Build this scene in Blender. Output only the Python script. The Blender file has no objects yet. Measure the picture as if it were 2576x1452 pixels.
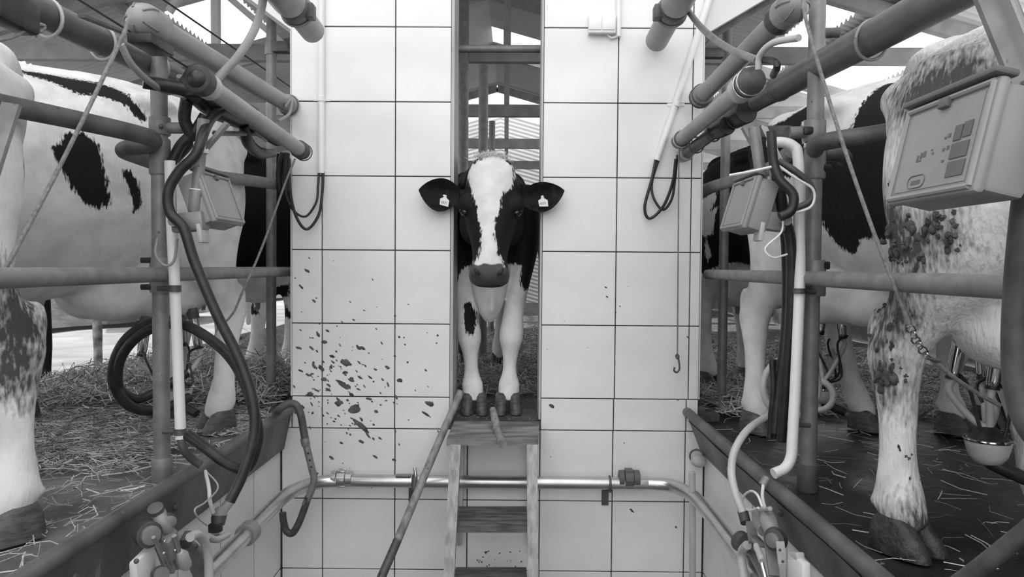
import bpy, bmesh, math, random
import numpy as np
from mathutils import Vector, Matrix
random.seed(7)
SC = bpy.context.scene
COL = SC.collection

# ------------------------------------------------------------------ camera
F_PX = 1818.0
CAM = Vector((0, 0, 0.62))
_yaw, _pit, _rol = math.radians(0.378), math.radians(1.76), math.radians(0.44)
FW = Vector((-math.sin(_yaw) * math.cos(_pit), math.cos(_yaw) * math.cos(_pit), -math.sin(_pit)))
_R = FW.cross(Vector((0, 0, 1))).normalized()
_U = _R.cross(FW).normalized()
RT = _R * math.cos(_rol) + _U * math.sin(_rol)
UP = _U * math.cos(_rol) - _R * math.sin(_rol)
cd = bpy.data.cameras.new('camera')
cd.sensor_fit = 'HORIZONTAL'; cd.sensor_width = 36.0
cd.lens = F_PX / 2576 * 36.0
cd.clip_start = 0.05; cd.clip_end = 200
cam = bpy.data.objects.new('camera', cd); COL.objects.link(cam)
m4 = Matrix((RT, UP, -FW)).transposed().to_4x4(); m4.translation = CAM
cam.matrix_world = m4
SC.camera = cam

# ------------------------------------------------------------------ light
W = bpy.data.worlds.new('overcast_sky'); SC.world = W; W.use_nodes = True
_bg = W.node_tree.nodes['Background']
_bg.inputs[0].default_value = (1, 1, 1, 1); _bg.inputs[1].default_value = 1.15
sd = bpy.data.lights.new('sun', 'SUN'); sd.energy = 2.6; sd.angle = math.radians(1.5)
sun = bpy.data.objects.new('sun', sd); COL.objects.link(sun)
sun.rotation_euler = Vector((0.36, -0.70, -0.62)).to_track_quat('-Z', 'Y').to_euler()
vs = SC.view_settings
vs.view_transform = 'Standard'; vs.look = 'None'; vs.exposure = 1.0; vs.gamma = 1; vs.use_curve_mapping = False

# ------------------------------------------------------------------ photo-to-place helpers
def ray(px, py):
    return FW + RT * ((px - 1288) / F_PX) + UP * ((726 - py) / F_PX)
def P(px, py, Y):
    d = ray(px, py); return CAM + d * (Y / d.y)
def PX(px, py, X):
    d = ray(px, py); return CAM + d * (X / d.x)
def PZ(px, py, Z):
    d = ray(px, py); return CAM + d * ((Z - CAM.z) / d.z)

# ------------------------------------------------------------------ materials
def nn(nt, t, **kw):
    n = nt.nodes.new(t)
    for k, v in kw.items(): setattr(n, k, v)
    return n
def gmat(name, a, b=None, rough=0.5, metal=0.0, scale=8.0, detail=6.0, bump=0.0, bscale=None,
         spots=None, stretch=None, rough2=None, lo=0.35, hi=0.65, coat=0.0):
    """grey procedural: noise mixes grey a and b; spots=(scale, threshold, grey) adds flecks of dirt"""
    m = bpy.data.materials.new(name); m.use_nodes = True
    nt = m.node_tree; bs = nt.nodes['Principled BSDF']; L = nt.links.new
    bs.inputs['Roughness'].default_value = rough; bs.inputs['Metallic'].default_value = metal
    bs.inputs['Coat Weight'].default_value = coat
    tc = nn(nt, 'ShaderNodeTexCoord')
    mp = nn(nt, 'ShaderNodeMapping'); L(tc.outputs['Object'], mp.inputs[0])
    if stretch: mp.inputs['Scale'].default_value = stretch
    no = nn(nt, 'ShaderNodeTexNoise'); no.inputs['Scale'].default_value = scale; no.inputs['Detail'].default_value = detail
    L(mp.outputs[0], no.inputs['Vector'])
    rp = nn(nt, 'ShaderNodeValToRGB')
    b = a if b is None else b
    rp.color_ramp.elements[0].position = lo; rp.color_ramp.elements[1].position = hi
    rp.color_ramp.elements[0].color = (a, a, a, 1); rp.color_ramp.elements[1].color = (b, b, b, 1)
    L(no.outputs[0], rp.inputs[0]); col = rp.outputs[0]
    if spots:
        n2 = nn(nt, 'ShaderNodeTexNoise'); n2.inputs['Scale'].default_value = spots[0]; n2.inputs['Detail'].default_value = 3
        L(mp.outputs[0], n2.inputs['Vector'])
        r2 = nn(nt, 'ShaderNodeMapRange'); r2.inputs[1].default_value = spots[1]; r2.inputs[2].default_value = spots[1] + 0.05
        L(n2.outputs[0], r2.inputs[0])
        mx = nn(nt, 'ShaderNodeMix', data_type='RGBA'); L(r2.outputs[0], mx.inputs['Factor'])
        L(col, mx.inputs[6]); mx.inputs[7].default_value = (spots[2],) * 3 + (1,)
        col = mx.outputs[2]
    L(col, bs.inputs['Base Color'])
    if rough2 is not None:
        mr = nn(nt, 'ShaderNodeMapRange'); mr.inputs[3].default_value = rough; mr.inputs[4].default_value = rough2
        mr.inputs[1].default_value = lo; mr.inputs[2].default_value = hi
        L(no.outputs[0], mr.inputs[0]); L(mr.outputs[0], bs.inputs['Roughness'])
    if bump:
        nb = nn(nt, 'ShaderNodeTexNoise'); nb.inputs['Scale'].default_value = bscale or scale * 3; nb.inputs['Detail'].default_value = 5
        L(mp.outputs[0], nb.inputs['Vector'])
        bp = nn(nt, 'ShaderNodeBump'); bp.inputs['Strength'].default_value = bump; bp.inputs['Distance'].default_value = 0.01
        L(nb.outputs[0], bp.inputs['Height']); L(bp.outputs[0], bs.inputs['Normal'])
    return m

M = {}
M['tile'] = gmat('glazed_tile', 0.80, 0.86, rough=0.33, scale=5, spots=(90, 0.755, 0.45), bump=0.02, bscale=6)
M['grout'] = gmat('dark_grout', 0.04, 0.10, rough=0.9, scale=30)
M['plaster'] = gmat('white_plaster', 0.74, 0.80, rough=0.8, scale=4)
M['jamb'] = gmat('painted_jamb', 0.42, 0.52, rough=0.55, scale=9, stretch=(3, 3, 0.6), spots=(26, 0.68, 0.25))
M['galv'] = gmat('galvanised_steel', 0.19, 0.27, rough=0.5, metal=0.25, scale=22, spots=(60, 0.70, 0.10), bump=0.06, bscale=60)
M['galvd'] = gmat('dirty_dark_steel', 0.075, 0.14, rough=0.55, metal=0.25, scale=14, spots=(40, 0.68, 0.04), bump=0.08)
M['pipe'] = gmat('grey_plastic_pipe', 0.24, 0.31, rough=0.42, scale=9, spots=(45, 0.70, 0.12), bump=0.03)
M['piped'] = gmat('dark_grey_pipe', 0.085, 0.13, rough=0.4, scale=8, spots=(60, 0.74, 0.25))
M['stain'] = gmat('stainless_steel', 0.50, 0.60, rough=0.28, metal=0.9, scale=12, spots=(60, 0.72, 0.25))
M['chrome'] = gmat('polished_steel', 0.45, 0.50, rough=0.12, metal=1.0, scale=8)
M['pvc'] = gmat('white_plastic', 0.74, 0.82, rough=0.4, scale=6, spots=(55, 0.70, 0.16))
M['conduit'] = gmat('white_conduit', 0.80, 0.86, rough=0.35, scale=5)
M['rub'] = gmat('black_rubber', 0.012, 0.028, rough=0.42, scale=30, spots=(70, 0.74, 0.10))
M['rubg'] = gmat('grey_rubber', 0.05, 0.09, rough=0.5, scale=30, spots=(70, 0.72, 0.14))
M['clear'] = gmat('milky_hose', 0.42, 0.52, rough=0.3, scale=9)
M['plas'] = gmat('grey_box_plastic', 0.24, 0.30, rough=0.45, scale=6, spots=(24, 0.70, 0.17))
M['plasd'] = gmat('dark_grey_plastic', 0.10, 0.13, rough=0.5, scale=6)  # even darker grey for keys, latches, print, lips and a union
M['print'] = gmat('dark_print', 0.06, 0.08, rough=0.6)
M['wood'] = gmat('weathered_wood', 0.28, 0.50, rough=0.75, scale=9, stretch=(6, 6, 0.5), bump=0.25, bscale=30)
M['woodx'] = gmat('worn_step_wood', 0.11, 0.34, rough=0.8, scale=8, stretch=(0.9, 3, 3), bump=0.35, bscale=26, lo=0.35, hi=0.7)
M['woodd'] = gmat('mud_dark_wood', 0.05, 0.16, rough=0.8, scale=9, stretch=(1, 5, 5), bump=0.4, bscale=24)
M['stick'] = gmat('old_handle_wood', 0.16, 0.32, rough=0.65, scale=12, stretch=(4, 4, 0.7), bump=0.15, spots=(20, 0.66, 0.08))
M['conc'] = gmat('dirty_concrete', 0.05, 0.20, rough=0.75, rough2=0.5, scale=3.2, detail=9, bump=0.5, bscale=22, spots=(34, 0.66, 0.25))
M['concw'] = gmat('wet_dark_floor', 0.004, 0.022, rough=0.28, rough2=0.6, scale=4, detail=9, bump=0.5, bscale=18, spots=(44, 0.70, 0.16))
M['soil'] = gmat('trodden_straw_floor', 0.035, 0.12, rough=0.9, scale=6, detail=9, bump=0.6, bscale=30, spots=(60, 0.60, 0.28))
M['outg'] = gmat('pale_outdoor_ground', 0.20, 0.32, rough=0.95, scale=3, detail=10, bump=0.4, bscale=20)
M['bank'] = gmat('dark_earth_bank', 0.03, 0.11, rough=0.95, scale=5, detail=10, bump=0.8, bscale=14, spots=(30, 0.66, 0.22))
M['roof'] = gmat('grey_corrugated_sheet', 0.50, 0.66, rough=0.7, scale=1.2, detail=8)
M['beam'] = gmat('grey_roof_timber', 0.28, 0.40, rough=0.8, scale=7, bump=0.2)
M['beamw'] = gmat('white_roof_timber', 0.75, 0.82, rough=0.7, scale=7)
M['plate'] = gmat('steel_kerb_plate', 0.085, 0.17, rough=0.5, metal=0.3, scale=7, stretch=(1, 1, 0.35), spots=(26, 0.68, 0.26), bump=0.05)
M['log'] = gmat('bark_log', 0.10, 0.42, rough=0.95, scale=18, bump=0.6)
M['log_shade'] = gmat('shaded_log', 0.012, 0.03, rough=0.95, scale=18, bump=0.6)  # darker log copy: the roof's shade on the posts is put into its colour
M['dirt'] = gmat('dried_mud', 0.05, 0.14, rough=0.9, scale=40)
M['clod'] = gmat('manure_clods', 0.035, 0.09, rough=0.8, scale=40, bump=0.3)
M['hoof'] = gmat('hoof_horn', 0.05, 0.11, rough=0.5, scale=30, stretch=(1, 1, 3), bump=0.2)
M['hoofd'] = gmat('muddy_hoof_horn', 0.015, 0.05, rough=0.45, scale=30, bump=0.4)
M['skin'] = gmat('teat_skin', 0.20, 0.28, rough=0.6, scale=30)
M['eye'] = gmat('dark_wet_eye', 0.006, 0.012, rough=0.18, coat=0.3)
M['nostril'] = gmat('nostril_hollow', 0.012, 0.02, rough=0.6)
M['earin'] = gmat('black_ear_hair', 0.006, 0.06, rough=0.85, scale=26, bump=0.3, lo=0.55, hi=0.8)
M['tag'] = gmat('pale_ear_tag', 0.78, 0.84, rough=0.5, scale=20)
M['hairw'] = gmat('white_hair', 0.70, 0.80, rough=0.8, scale=40, stretch=(1, 1, .2), bump=0.3)
M['rope'] = gmat('grey_cord', 0.16, 0.26, rough=0.8, scale=90, bump=0.3)
M['stone'] = gmat('pale_wall', 0.45, 0.6, rough=0.9, scale=6)

def island_mat(name, dark, light):
    m = bpy.data.materials.new(name); m.use_nodes = True
    nt = m.node_tree; bs = nt.nodes['Principled BSDF']; bs.inputs['Roughness'].default_value = 0.75
    g = nn(nt, 'ShaderNodeNewGeometry'); r = nn(nt, 'ShaderNodeValToRGB')
    r.color_ramp.elements[0].color = (dark,) * 3 + (1,); r.color_ramp.elements[1].color = (light,) * 3 + (1,)
    r.color_ramp.elements[1].position = 0.95
    nt.links.new(g.outputs['Random Per Island'], r.inputs[0]); nt.links.new(r.outputs[0], bs.inputs['Base Color'])
    return m
M['straw'] = island_mat('loose_straw', 0.08, 0.70)
M['strawl'] = island_mat('light_straw', 0.12, 0.75)

def coat_mat(name, white=(0.66, 0.80), fur=0.35, black=0.006, dirtcol=0.07):
    """coat: the attributes hold distances to the outlines of the black, dirty and bare-nose areas"""
    m = bpy.data.materials.new(name); m.use_nodes = True
    nt = m.node_tree; bs = nt.nodes['Principled BSDF']; L = nt.links.new
    bs.inputs['Roughness'].default_value = 0.72
    bs.inputs['Specular IOR Level'].default_value = 0.28
    tc = nn(nt, 'ShaderNodeTexCoord')
    mp = nn(nt, 'ShaderNodeMapping'); mp.inputs['Scale'].default_value = (1.0, 1.0, 0.28); L(tc.outputs['Object'], mp.inputs[0])
    n1 = nn(nt, 'ShaderNodeTexNoise'); n1.inputs['Scale'].default_value = 120; n1.inputs['Detail'].default_value = 4; L(mp.outputs[0], n1.inputs['Vector'])
    n0 = nn(nt, 'ShaderNodeTexNoise'); n0.inputs['Scale'].default_value = 16; n0.inputs['Detail'].default_value = 4; L(tc.outputs['Object'], n0.inputs['Vector'])
    def fuzzy(attr, amp, amp0, width):
        a = nn(nt, 'ShaderNodeAttribute'); a.attribute_name = attr
        s1 = nn(nt, 'ShaderNodeMath', operation='MULTIPLY_ADD'); L(n1.outputs[0], s1.inputs[0]); s1.inputs[1].default_value = amp; L(a.outputs['Fac'], s1.inputs[2])
        s2 = nn(nt, 'ShaderNodeMath', operation='MULTIPLY_ADD'); L(n0.outputs[0], s2.inputs[0]); s2.inputs[1].default_value = amp0; L(s1.outputs[0], s2.inputs[2])
        r = nn(nt, 'ShaderNodeMapRange'); c = (amp + amp0) * 0.5
        r.inputs[1].default_value = c - width; r.inputs[2].default_value = c + width; L(s2.outputs[0], r.inputs[0])
        return r.outputs[0]
    w = nn(nt, 'ShaderNodeValToRGB')
    w.color_ramp.elements[0].color = (white[0],) * 3 + (1,); w.color_ramp.elements[1].color = (white[1],) * 3 + (1,)
    w.color_ramp.elements[0].position = 0.35; w.color_ramp.elements[1].position = 0.6
    L(n0.outputs[0], w.inputs[0]); col = w.outputs[0]
    def over(f, g, c):
        mx = nn(nt, 'ShaderNodeMix', data_type='RGBA'); L(f, mx.inputs['Factor']); L(c, mx.inputs[6]); mx.inputs[7].default_value = (g,) * 3 + (1,)
        return mx.outputs[2]
    col = over(fuzzy('patch', 0.045, 0.015, 0.004), black, col)
    col = over(fuzzy('dirt', 0.22, 0.16, 0.05), dirtcol, col)
    fn = fuzzy('nose', 0.006, 0.02, 0.003)
    col = over(fn, 0.075, col)
    L(col, bs.inputs['Base Color'])
    bp = nn(nt, 'ShaderNodeBump'); bp.inputs['Strength'].default_value = fur; bp.inputs['Distance'].default_value = 0.006
    L(n1.outputs[0], bp.inputs['Height']); L(bp.outputs[0], bs.inputs['Normal'])
    return m
M['coat'] = coat_mat('cow_coat')
M['coatd'] = coat_mat('dirty_cow_coat', white=(0.52, 0.72), fur=0.8)

# ------------------------------------------------------------------ object helpers
def link(o, parent=None):
    COL.objects.link(o)
    if parent is not None:
        o.parent = parent
        o.matrix_parent_inverse = parent_mat(parent).inverted()
    return o
def parent_mat(o):
    m = o.matrix_basis.copy()
    if o.parent: m = parent_mat(o.parent) @ o.matrix_parent_inverse @ m
    return m
def tag(o, label=None, cat=None, group=None, kind=None):
    if label: o['label'] = label
    if cat: o['category'] = cat
    if group: o['group'] = group
    if kind: o['kind'] = kind
    return o
def thing(name, label, cat, loc, group=None):
    o = bpy.data.objects.new(name, None); o.empty_display_size = 0.05
    o.location = Vector(loc); COL.objects.link(o)
    return tag(o, label, cat, group)
def obj(name, verts, faces, mat, parent=None, smooth=False, mats=None, mi=None):
    me = bpy.data.meshes.new(name)
    me.from_pydata([tuple(v) for v in verts], [], faces)
    for mm in (mats or [mat]): me.materials.append(mm)
    if smooth: me.polygons.foreach_set('use_smooth', [True] * len(me.polygons))
    if mi is not None: me.polygons.foreach_set('material_index', mi)
    me.update()
    return link(bpy.data.objects.new(name, me), parent)

class MB:
    """collects shapes for ONE mesh"""
    def __init__(s): s.v = []; s.f = []
    def add(s, v, f):
        o = len(s.v); s.v += [Vector(p) for p in v]; s.f += [tuple(i + o for i in q) for q in f]; return s
    def tube(s, pts, r, n=12, smooth=True, sub=5, cap=True, flat=1.0):
        pts = [Vector(p) for p in pts]
        rr = list(r) if isinstance(r, (list, tuple)) else [r] * len(pts)
        if smooth and len(pts) > 2: pts, rr = catmull(pts, rr, sub)
        v, f = sweep(pts, rr, n, cap, flat); return s.add(v, f)
    def box(s, c, size, rot=None, bev=0.0):
        v, f = boxgeo(size, bev); m = rot.to_matrix() if rot is not None and not isinstance(rot, Matrix) else (rot or Matrix.Identity(3))
        return s.add([m @ Vector(p) + Vector(c) for p in v], f)
    def sphere(s, c, r, n=12, k=8):
        r = r if isinstance(r, (tuple, list)) else (r, r, r); v = []; f = []
        for i in range(k + 1):
            a = math.pi * i / k
            for j in range(n):
                b = 2 * math.pi * j / n
                v.append(Vector((c[0] + r[0] * math.sin(a) * math.cos(b), c[1] + r[1] * math.sin(a) * math.sin(b), c[2] + r[2] * math.cos(a))))
        for i in range(k):
            for j in range(n):
                q = (i * n + j, i * n + (j + 1) % n, (i + 1) * n + (j + 1) % n, (i + 1) * n + j)
                f.append(q[::-1])
        return s.add(v, f)
    def build(s, name, mat, parent=None, smooth=True, auto=True):
        o = obj(name, s.v, s.f, mat, parent, smooth)
        if smooth and auto:
            me = o.data; bm = bmesh.new(); bm.from_mesh(me)
            bmesh.ops.remove_doubles(bm, verts=bm.verts, dist=1e-6)
            bmesh.ops.recalc_face_normals(bm, faces=bm.faces)
            for e in bm.edges:
                if len(e.link_faces) == 2 and e.calc_face_angle(0) > 0.75: e.smooth = False
            bm.to_mesh(me); bm.free()
        return o

def catmull(pts, rr, sub):
    P0 = [pts[0] * 2 - pts[1]] + pts + [pts[-1] * 2 - pts[-2]]; R0 = [rr[0]] + rr + [rr[-1]]
    op, orr = [], []
    for i in range(1, len(P0) - 2):
        a, b, c, d = P0[i - 1:i + 3]
        for k in range(sub):
            t = k / sub
            op.append(0.5 * ((2 * b) + (c - a) * t + (2 * a - 5 * b + 4 * c - d) * t * t + (3 * b - a - 3 * c + d) * t ** 3))
            orr.append(R0[i] * (1 - t) + R0[i + 1] * t)
    op.append(pts[-1]); orr.append(rr[-1]); return op, orr
def sweep(pts, rr, n, cap=True, flat=1.0):
    v, f = [], []
    T = []
    for i in range(len(pts)):
        d = pts[min(i + 1, len(pts) - 1)] - pts[max(i - 1, 0)]
        if d.length < 1e-9: d = T[-1] if T else Vector((0, 0, 1))
        T.append(d.normalized())
    up = Vector((0, 0, 1)) if abs(T[0].z) < 0.9 else Vector((0, 1, 0))
    nrm = T[0].cross(up).normalized()
    for i, p in enumerate(pts):
        if i:
            nrm = (nrm - T[i] * nrm.dot(T[i]))
            if nrm.length < 1e-6: nrm = T[i].orthogonal()
            nrm.normalize()
        bn = T[i].cross(nrm)
        for k in range(n):
            a = 2 * math.pi * k / n + (math.pi / 4 if n == 4 else 0)
            v.append(p + nrm * (math.cos(a) * rr[i]) + bn * (math.sin(a) * rr[i] * flat))
    for i in range(len(pts) - 1):
        for k in range(n):
            f.append((i * n + k, i * n + (k + 1) % n, (i + 1) * n + (k + 1) % n, (i + 1) * n + k))
    if cap:
        f.append(tuple(range(n))[::-1]); f.append(tuple(range((len(pts) - 1) * n, len(pts) * n)))
    return v, f
_bc = {}
def boxgeo(size, bev=0.0):
    x, y, z = [s / 2 for s in size]
    if bev <= 0:
        v = [(-x, -y, -z), (x, -y, -z), (x, y, -z), (-x, y, -z), (-x, -y, z), (x, -y, z), (x, y, z), (-x, y, z)]
        f = [(0, 3, 2, 1), (4, 5, 6, 7), (0, 1, 5, 4), (1, 2, 6, 5), (2, 3, 7, 6), (3, 0, 4, 7)]
        return v, f
    bm = bmesh.new(); bmesh.ops.create_cube(bm, size=1.0)
    for q in bm.verts: q.co = Vector((q.co.x * 2 * x, q.co.y * 2 * y, q.co.z * 2 * z))
    bmesh.ops.bevel(bm, geom=list(bm.edges), offset=bev, segments=2, affect='EDGES', profile=0.5)
    v = [q.co.copy() for q in bm.verts]; bm.verts.index_update(); f = [tuple(q.index for q in p.verts) for p in bm.faces]; bm.free()
    return v, f
def tube(name, pts, r, mat, parent=None, **kw):
    return MB().tube(pts, r, **kw).build(name, mat, parent)
def box(name, c, size, mat, parent=None, rot=None, bev=0.0):
    return MB().box(c, size, rot, bev).build(name, mat, parent, smooth=bev > 0)
def prism(name, poly, axis, a, b, mat, parent=None):
    """polygon in the two axes other than `axis`, extruded from a to b"""
    def pt(u, w, t): return {'x': (t, u, w), 'y': (u, t, w), 'z': (u, w, t)}[axis]
    n = len(poly); v = [pt(u, w, a) for u, w in poly] + [pt(u, w, b) for u, w in poly]
    f = [tuple(range(n)), tuple(range(2 * n - 1, n - 1, -1))] + [(i, i + n, (i + 1) % n + n, (i + 1) % n) for i in range(n)]
    o = obj(name, v, f, mat, parent)
    bm = bmesh.new(); bm.from_mesh(o.data); bmesh.ops.recalc_face_normals(bm, faces=bm.faces); bm.to_mesh(o.data); bm.free()
    return o
def frame_of(d):
    d = Vector(d).normalized(); return d.to_track_quat('Z', 'Y')
def ring(name, c, axis, R, r, mat, parent, arc=(0, 2 * math.pi), n=8):
    q = frame_of(axis); k = 24
    full = arc[1] - arc[0] > 6.2
    pts = [Vector(c) + q @ Vector((R * math.cos(arc[0] + (arc[1] - arc[0]) * i / k), R * math.sin(arc[0] + (arc[1] - arc[0]) * i / k), 0)) for i in range(k + 1)]
    return tube(name, pts, r, mat, parent, n=n, smooth=False, cap=not full)
def lerp(a, b, t): return Vector(a) * (1 - t) + Vector(b) * t
#SECTION_STRUCTURE
# ================================================================== STRUCTURE
WY = 2.94                      # front face of the tiled wall
def zx(px, py): return P(px, py, WY)
zrow = [zx(1000, y).z for y in (72, 257, 441, 628, 814, 999)]       # joints going down
z0 = sum(z + 0.3 * i for i, z in enumerate(zrow)) / 6
ZJ = [z0 + 0.3, z0, z0 - 0.3, z0 - 0.6, z0 - 0.9, z0 - 1.2, z0 - 1.5]     # upper field, last is the 999 joint
ZL = [zx(1000, y).z for y in (999, 1079, 1259, 1437)]
ZL[0] = ZJ[-1]
ZL = [ZJ[-1], ZL[1], ZL[1] - 0.292, ZL[1] - 0.584, ZL[1] - 0.876]
XU = lambda px: zx(px, 560).x
XD = lambda px: zx(px, 1250).x
GL, GR = XU(1134), XU(1364)          # doorway edges
WL, WR = XU(733), XU(1764)
PL, PR = XD(706), XD(1771)           # pit side walls
PITZ = ZL[-1]

wall = prism('wall_front', [(PL - .06, PITZ), (PR + .06, PITZ), (PR + .06, ZL[0] - .06), (PR, ZL[0] - .06), (PR, ZL[0] - .03), (WR, ZL[0] - .03), (WR, ZJ[0]), (GR, ZJ[0]), (GR, -0.01),
                            (GL, -0.01), (GL, ZJ[0]), (WL, ZJ[0]), (WL, ZL[0] - .03), (PL, ZL[0] - .03), (PL, ZL[0] - .06), (PL - .06, ZL[0] - .06)], 'y', WY + .006, WY + .19, M['grout'])
tag(wall, 'tiled end wall of the milking pit with a narrow cow opening', kind='structure')
# plaster skin on the outer ends so the wall edge reads white
_tc = {}
def tile(x0, x1, z0_, z1, y, parent, axis='y'):
    g = 0.0022 if axis == 'y' else 0.0034
    w, h = round(x1 - x0 - 2 * g, 4), round(z1 - z0_ - 2 * g, 4)
    if w < .008 or h < .008: return
    key = (w, h, axis)
    if key not in _tc:
        v, f = boxgeo((w, 0.010, h) if axis == 'y' else (0.010, w, h), 0.0018)
        me = bpy.data.meshes.new('tile'); me.from_pydata([tuple(p) for p in v], [], f); me.materials.append(M['tile']); me.update(); _tc[key] = me
    o = bpy.data.objects.new('tile', _tc[key])
    j = random.uniform(-.0006, .0006)
    if axis == 'y': o.location = ((x0 + x1) / 2, y + .005 + j, (z0_ + z1) / 2)
    else: o.location = (y + j, (x0 + x1) / 2, (z0_ + z1) / 2)
    link(o, parent)
for k in range(len(ZJ) - 1):
    for a, b in ((WL, XU(810)), (XU(810), XU(994)), (XU(994), GL)): tile(a, b, ZJ[k + 1], ZJ[k], WY, wall)
    for a, b in ((GR, XU(1551)), (XU(1551), XU(1738)), (XU(1738), WR)): tile(a, b, ZJ[k + 1], ZJ[k], WY, wall)
for a, b in ((WL, XU(810)), (XU(810), XU(994)), (XU(994), GL)): tile(a, b, ZL[1], ZL[0], WY, wall)
for a, b in ((GR, XD(1541)), (XD(1541), XD(1723)), (XD(1723), WR)): tile(a, b, ZL[1], ZL[0], WY, wall)
tile(PL + .004, WL, ZL[1], ZL[0] - .03, WY, wall)
LC = [PL + .004, XD(811), XD(993), XD(1175), XD(1357), XD(1540), XD(1722), PR - .004]
for k in range(1, 4):
    for a, b in zip(LC[:-1], LC[1:]): tile(a, b, ZL[k + 1], ZL[k] if not (k == 1 and a > GL - .2 and b < GR + .2) else min(ZL[k], -0.012), WY, wall)
# end faces of the piers
box('edge_face', ((WL - .003), WY + .1, (ZJ[0] + ZL[0]) / 2), (.006, .186, ZJ[0] - ZL[0]), M['plaster'], wall)
box('edge_face', ((WR + .003), WY + .1, (ZJ[0] + ZL[0]) / 2), (.006, .186, ZJ[0] - ZL[0]), M['plaster'], wall)
# gable field that widens above the piers
a, b = zx(733, 75), zx(632, 0); s = (b.z - a.z) / (b.x - a.x)
g1 = prism('gable_panel', [(a.x, a.z), (a.x - .9, a.z - .9 * s), (a.x - .9, 2.9), (a.x, 2.9)], 'y', WY + .002, WY + .19, M['plaster'], wall)
c, d = zx(1768, 90), zx(1920, 0); s2 = (d.z - c.z) / (d.x - c.x)
g2 = prism('gable_panel', [(c.x, c.z), (c.x + .9, c.z + .9 * s2), (c.x + .9, 2.9), (c.x, 2.9)], 'y', WY + .002, WY + .19, M['plaster'], wall)
g3 = prism('gable_panel', [(a.x, ZJ[0]), (a.x, 2.9), (GL, 2.9), (GL, ZJ[0])], 'y', WY + .004, WY + .19, M['plaster'], wall)
g4 = prism('gable_panel', [(GR, ZJ[0]), (GR, 2.9), (c.x, 2.9), (c.x, ZJ[0])], 'y', WY + .004, WY + .19, M['plaster'], wall)
e0 = Vector((c.x, WY + .05, c.z - .012)); e1 = Vector((c.x + .9, WY + .05, c.z + .9 * s2 - .012))
MB().tube([e0, e1], .018, n=4, smooth=False).build('edge_beam', M['galvd'], wall, smooth=False)
# door jambs
for n_, x0, x1 in (('trim_1', GL, GL + .012), ('trim_2', GR - .008, GR)):
    t = prism(n_, [(x0, -.005), (x1, -.005), (x1, 2.6), (x0, 2.6)], 'y', WY - .004, WY + .20, M['jamb'])
    tag(t, 'grey painted jamb lining of the cow opening', kind='structure')

# mud thrown against the tiles
def blob_mesh(mb, c, L_, w_, ang, th=.0022):
    n = random.randint(11, 15); pts = []
    for i in range(n):
        t = 2 * math.pi * i / n; q = random.uniform(.72, 1.12)
        u, v_ = L_ * q * math.cos(t), w_ * q * math.sin(t)
        pts.append((u * math.cos(ang) - v_ * math.sin(ang), u * math.sin(ang) + v_ * math.cos(ang)))
    v = [(c.x + p[0], c.y - .0002, c.z + p[1]) for p in pts] + [(c.x + p[0] * .55, c.y - th, c.z + p[1] * .55) for p in pts]
    f = [(i, (i + 1) % n, (i + 1) % n + n, i + n) for i in range(n)] + [tuple(range(n, 2 * n))]
    mb.add(v, f)
mb = MB()
for px, py, l, w_, an in ((870, 912, 16, 9, -.3), (862, 967, 22, 7, -.6), (908, 1072, 34, 7, -.75), (893, 1030, 17, 12, .2), (1005, 957, 10, 6, 0), (1080, 1016, 12, 7, -.4),
                          (1072, 1042, 16, 3, -.6), (1388, 1022, 8, 5, -.5), (816, 860, 8, 5, 0), (758, 722, 10, 3, -.8), (852, 1015, 10, 8, 0), (815, 955, 8, 6, 0), (925, 1095, 12, 3, -.9), (780, 992, 9, 6, .2)):
    blob_mesh(mb, zx(px, py), l * .0016, w_ * .0016, an)
for i in range(230):
    if random.random() < .72: px, py = random.gauss(850, 75), random.gauss(965, 75)
    elif random.random() < .6: px, py = random.uniform(740, 1125), random.uniform(640, 1240)
    else: px, py = random.uniform(1372, 1760), random.uniform(700, 1400)
    if not (738 < px < 1128 or 1372 < px < 1758) or py > 1420 or py < 500: continue
    s_ = abs(random.gauss(0, 1.6)) + .9
    blob_mesh(mb, zx(px, py), s_ * .0022 * random.uniform(.8, 2), s_ * .0016, random.uniform(-1.2, -.2), .0012)
for i in range(26):
    blob_mesh(mb, zx(random.uniform(1200, 1320), random.uniform(1385, 1445)), .004 * random.random() + .001, .003, random.random() * 3, .0015)
tag(mb.build('mud_splatter', M['dirt'], wall, smooth=False), 'dark mud flecks thrown on the tiles', kind='stuff')

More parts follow.
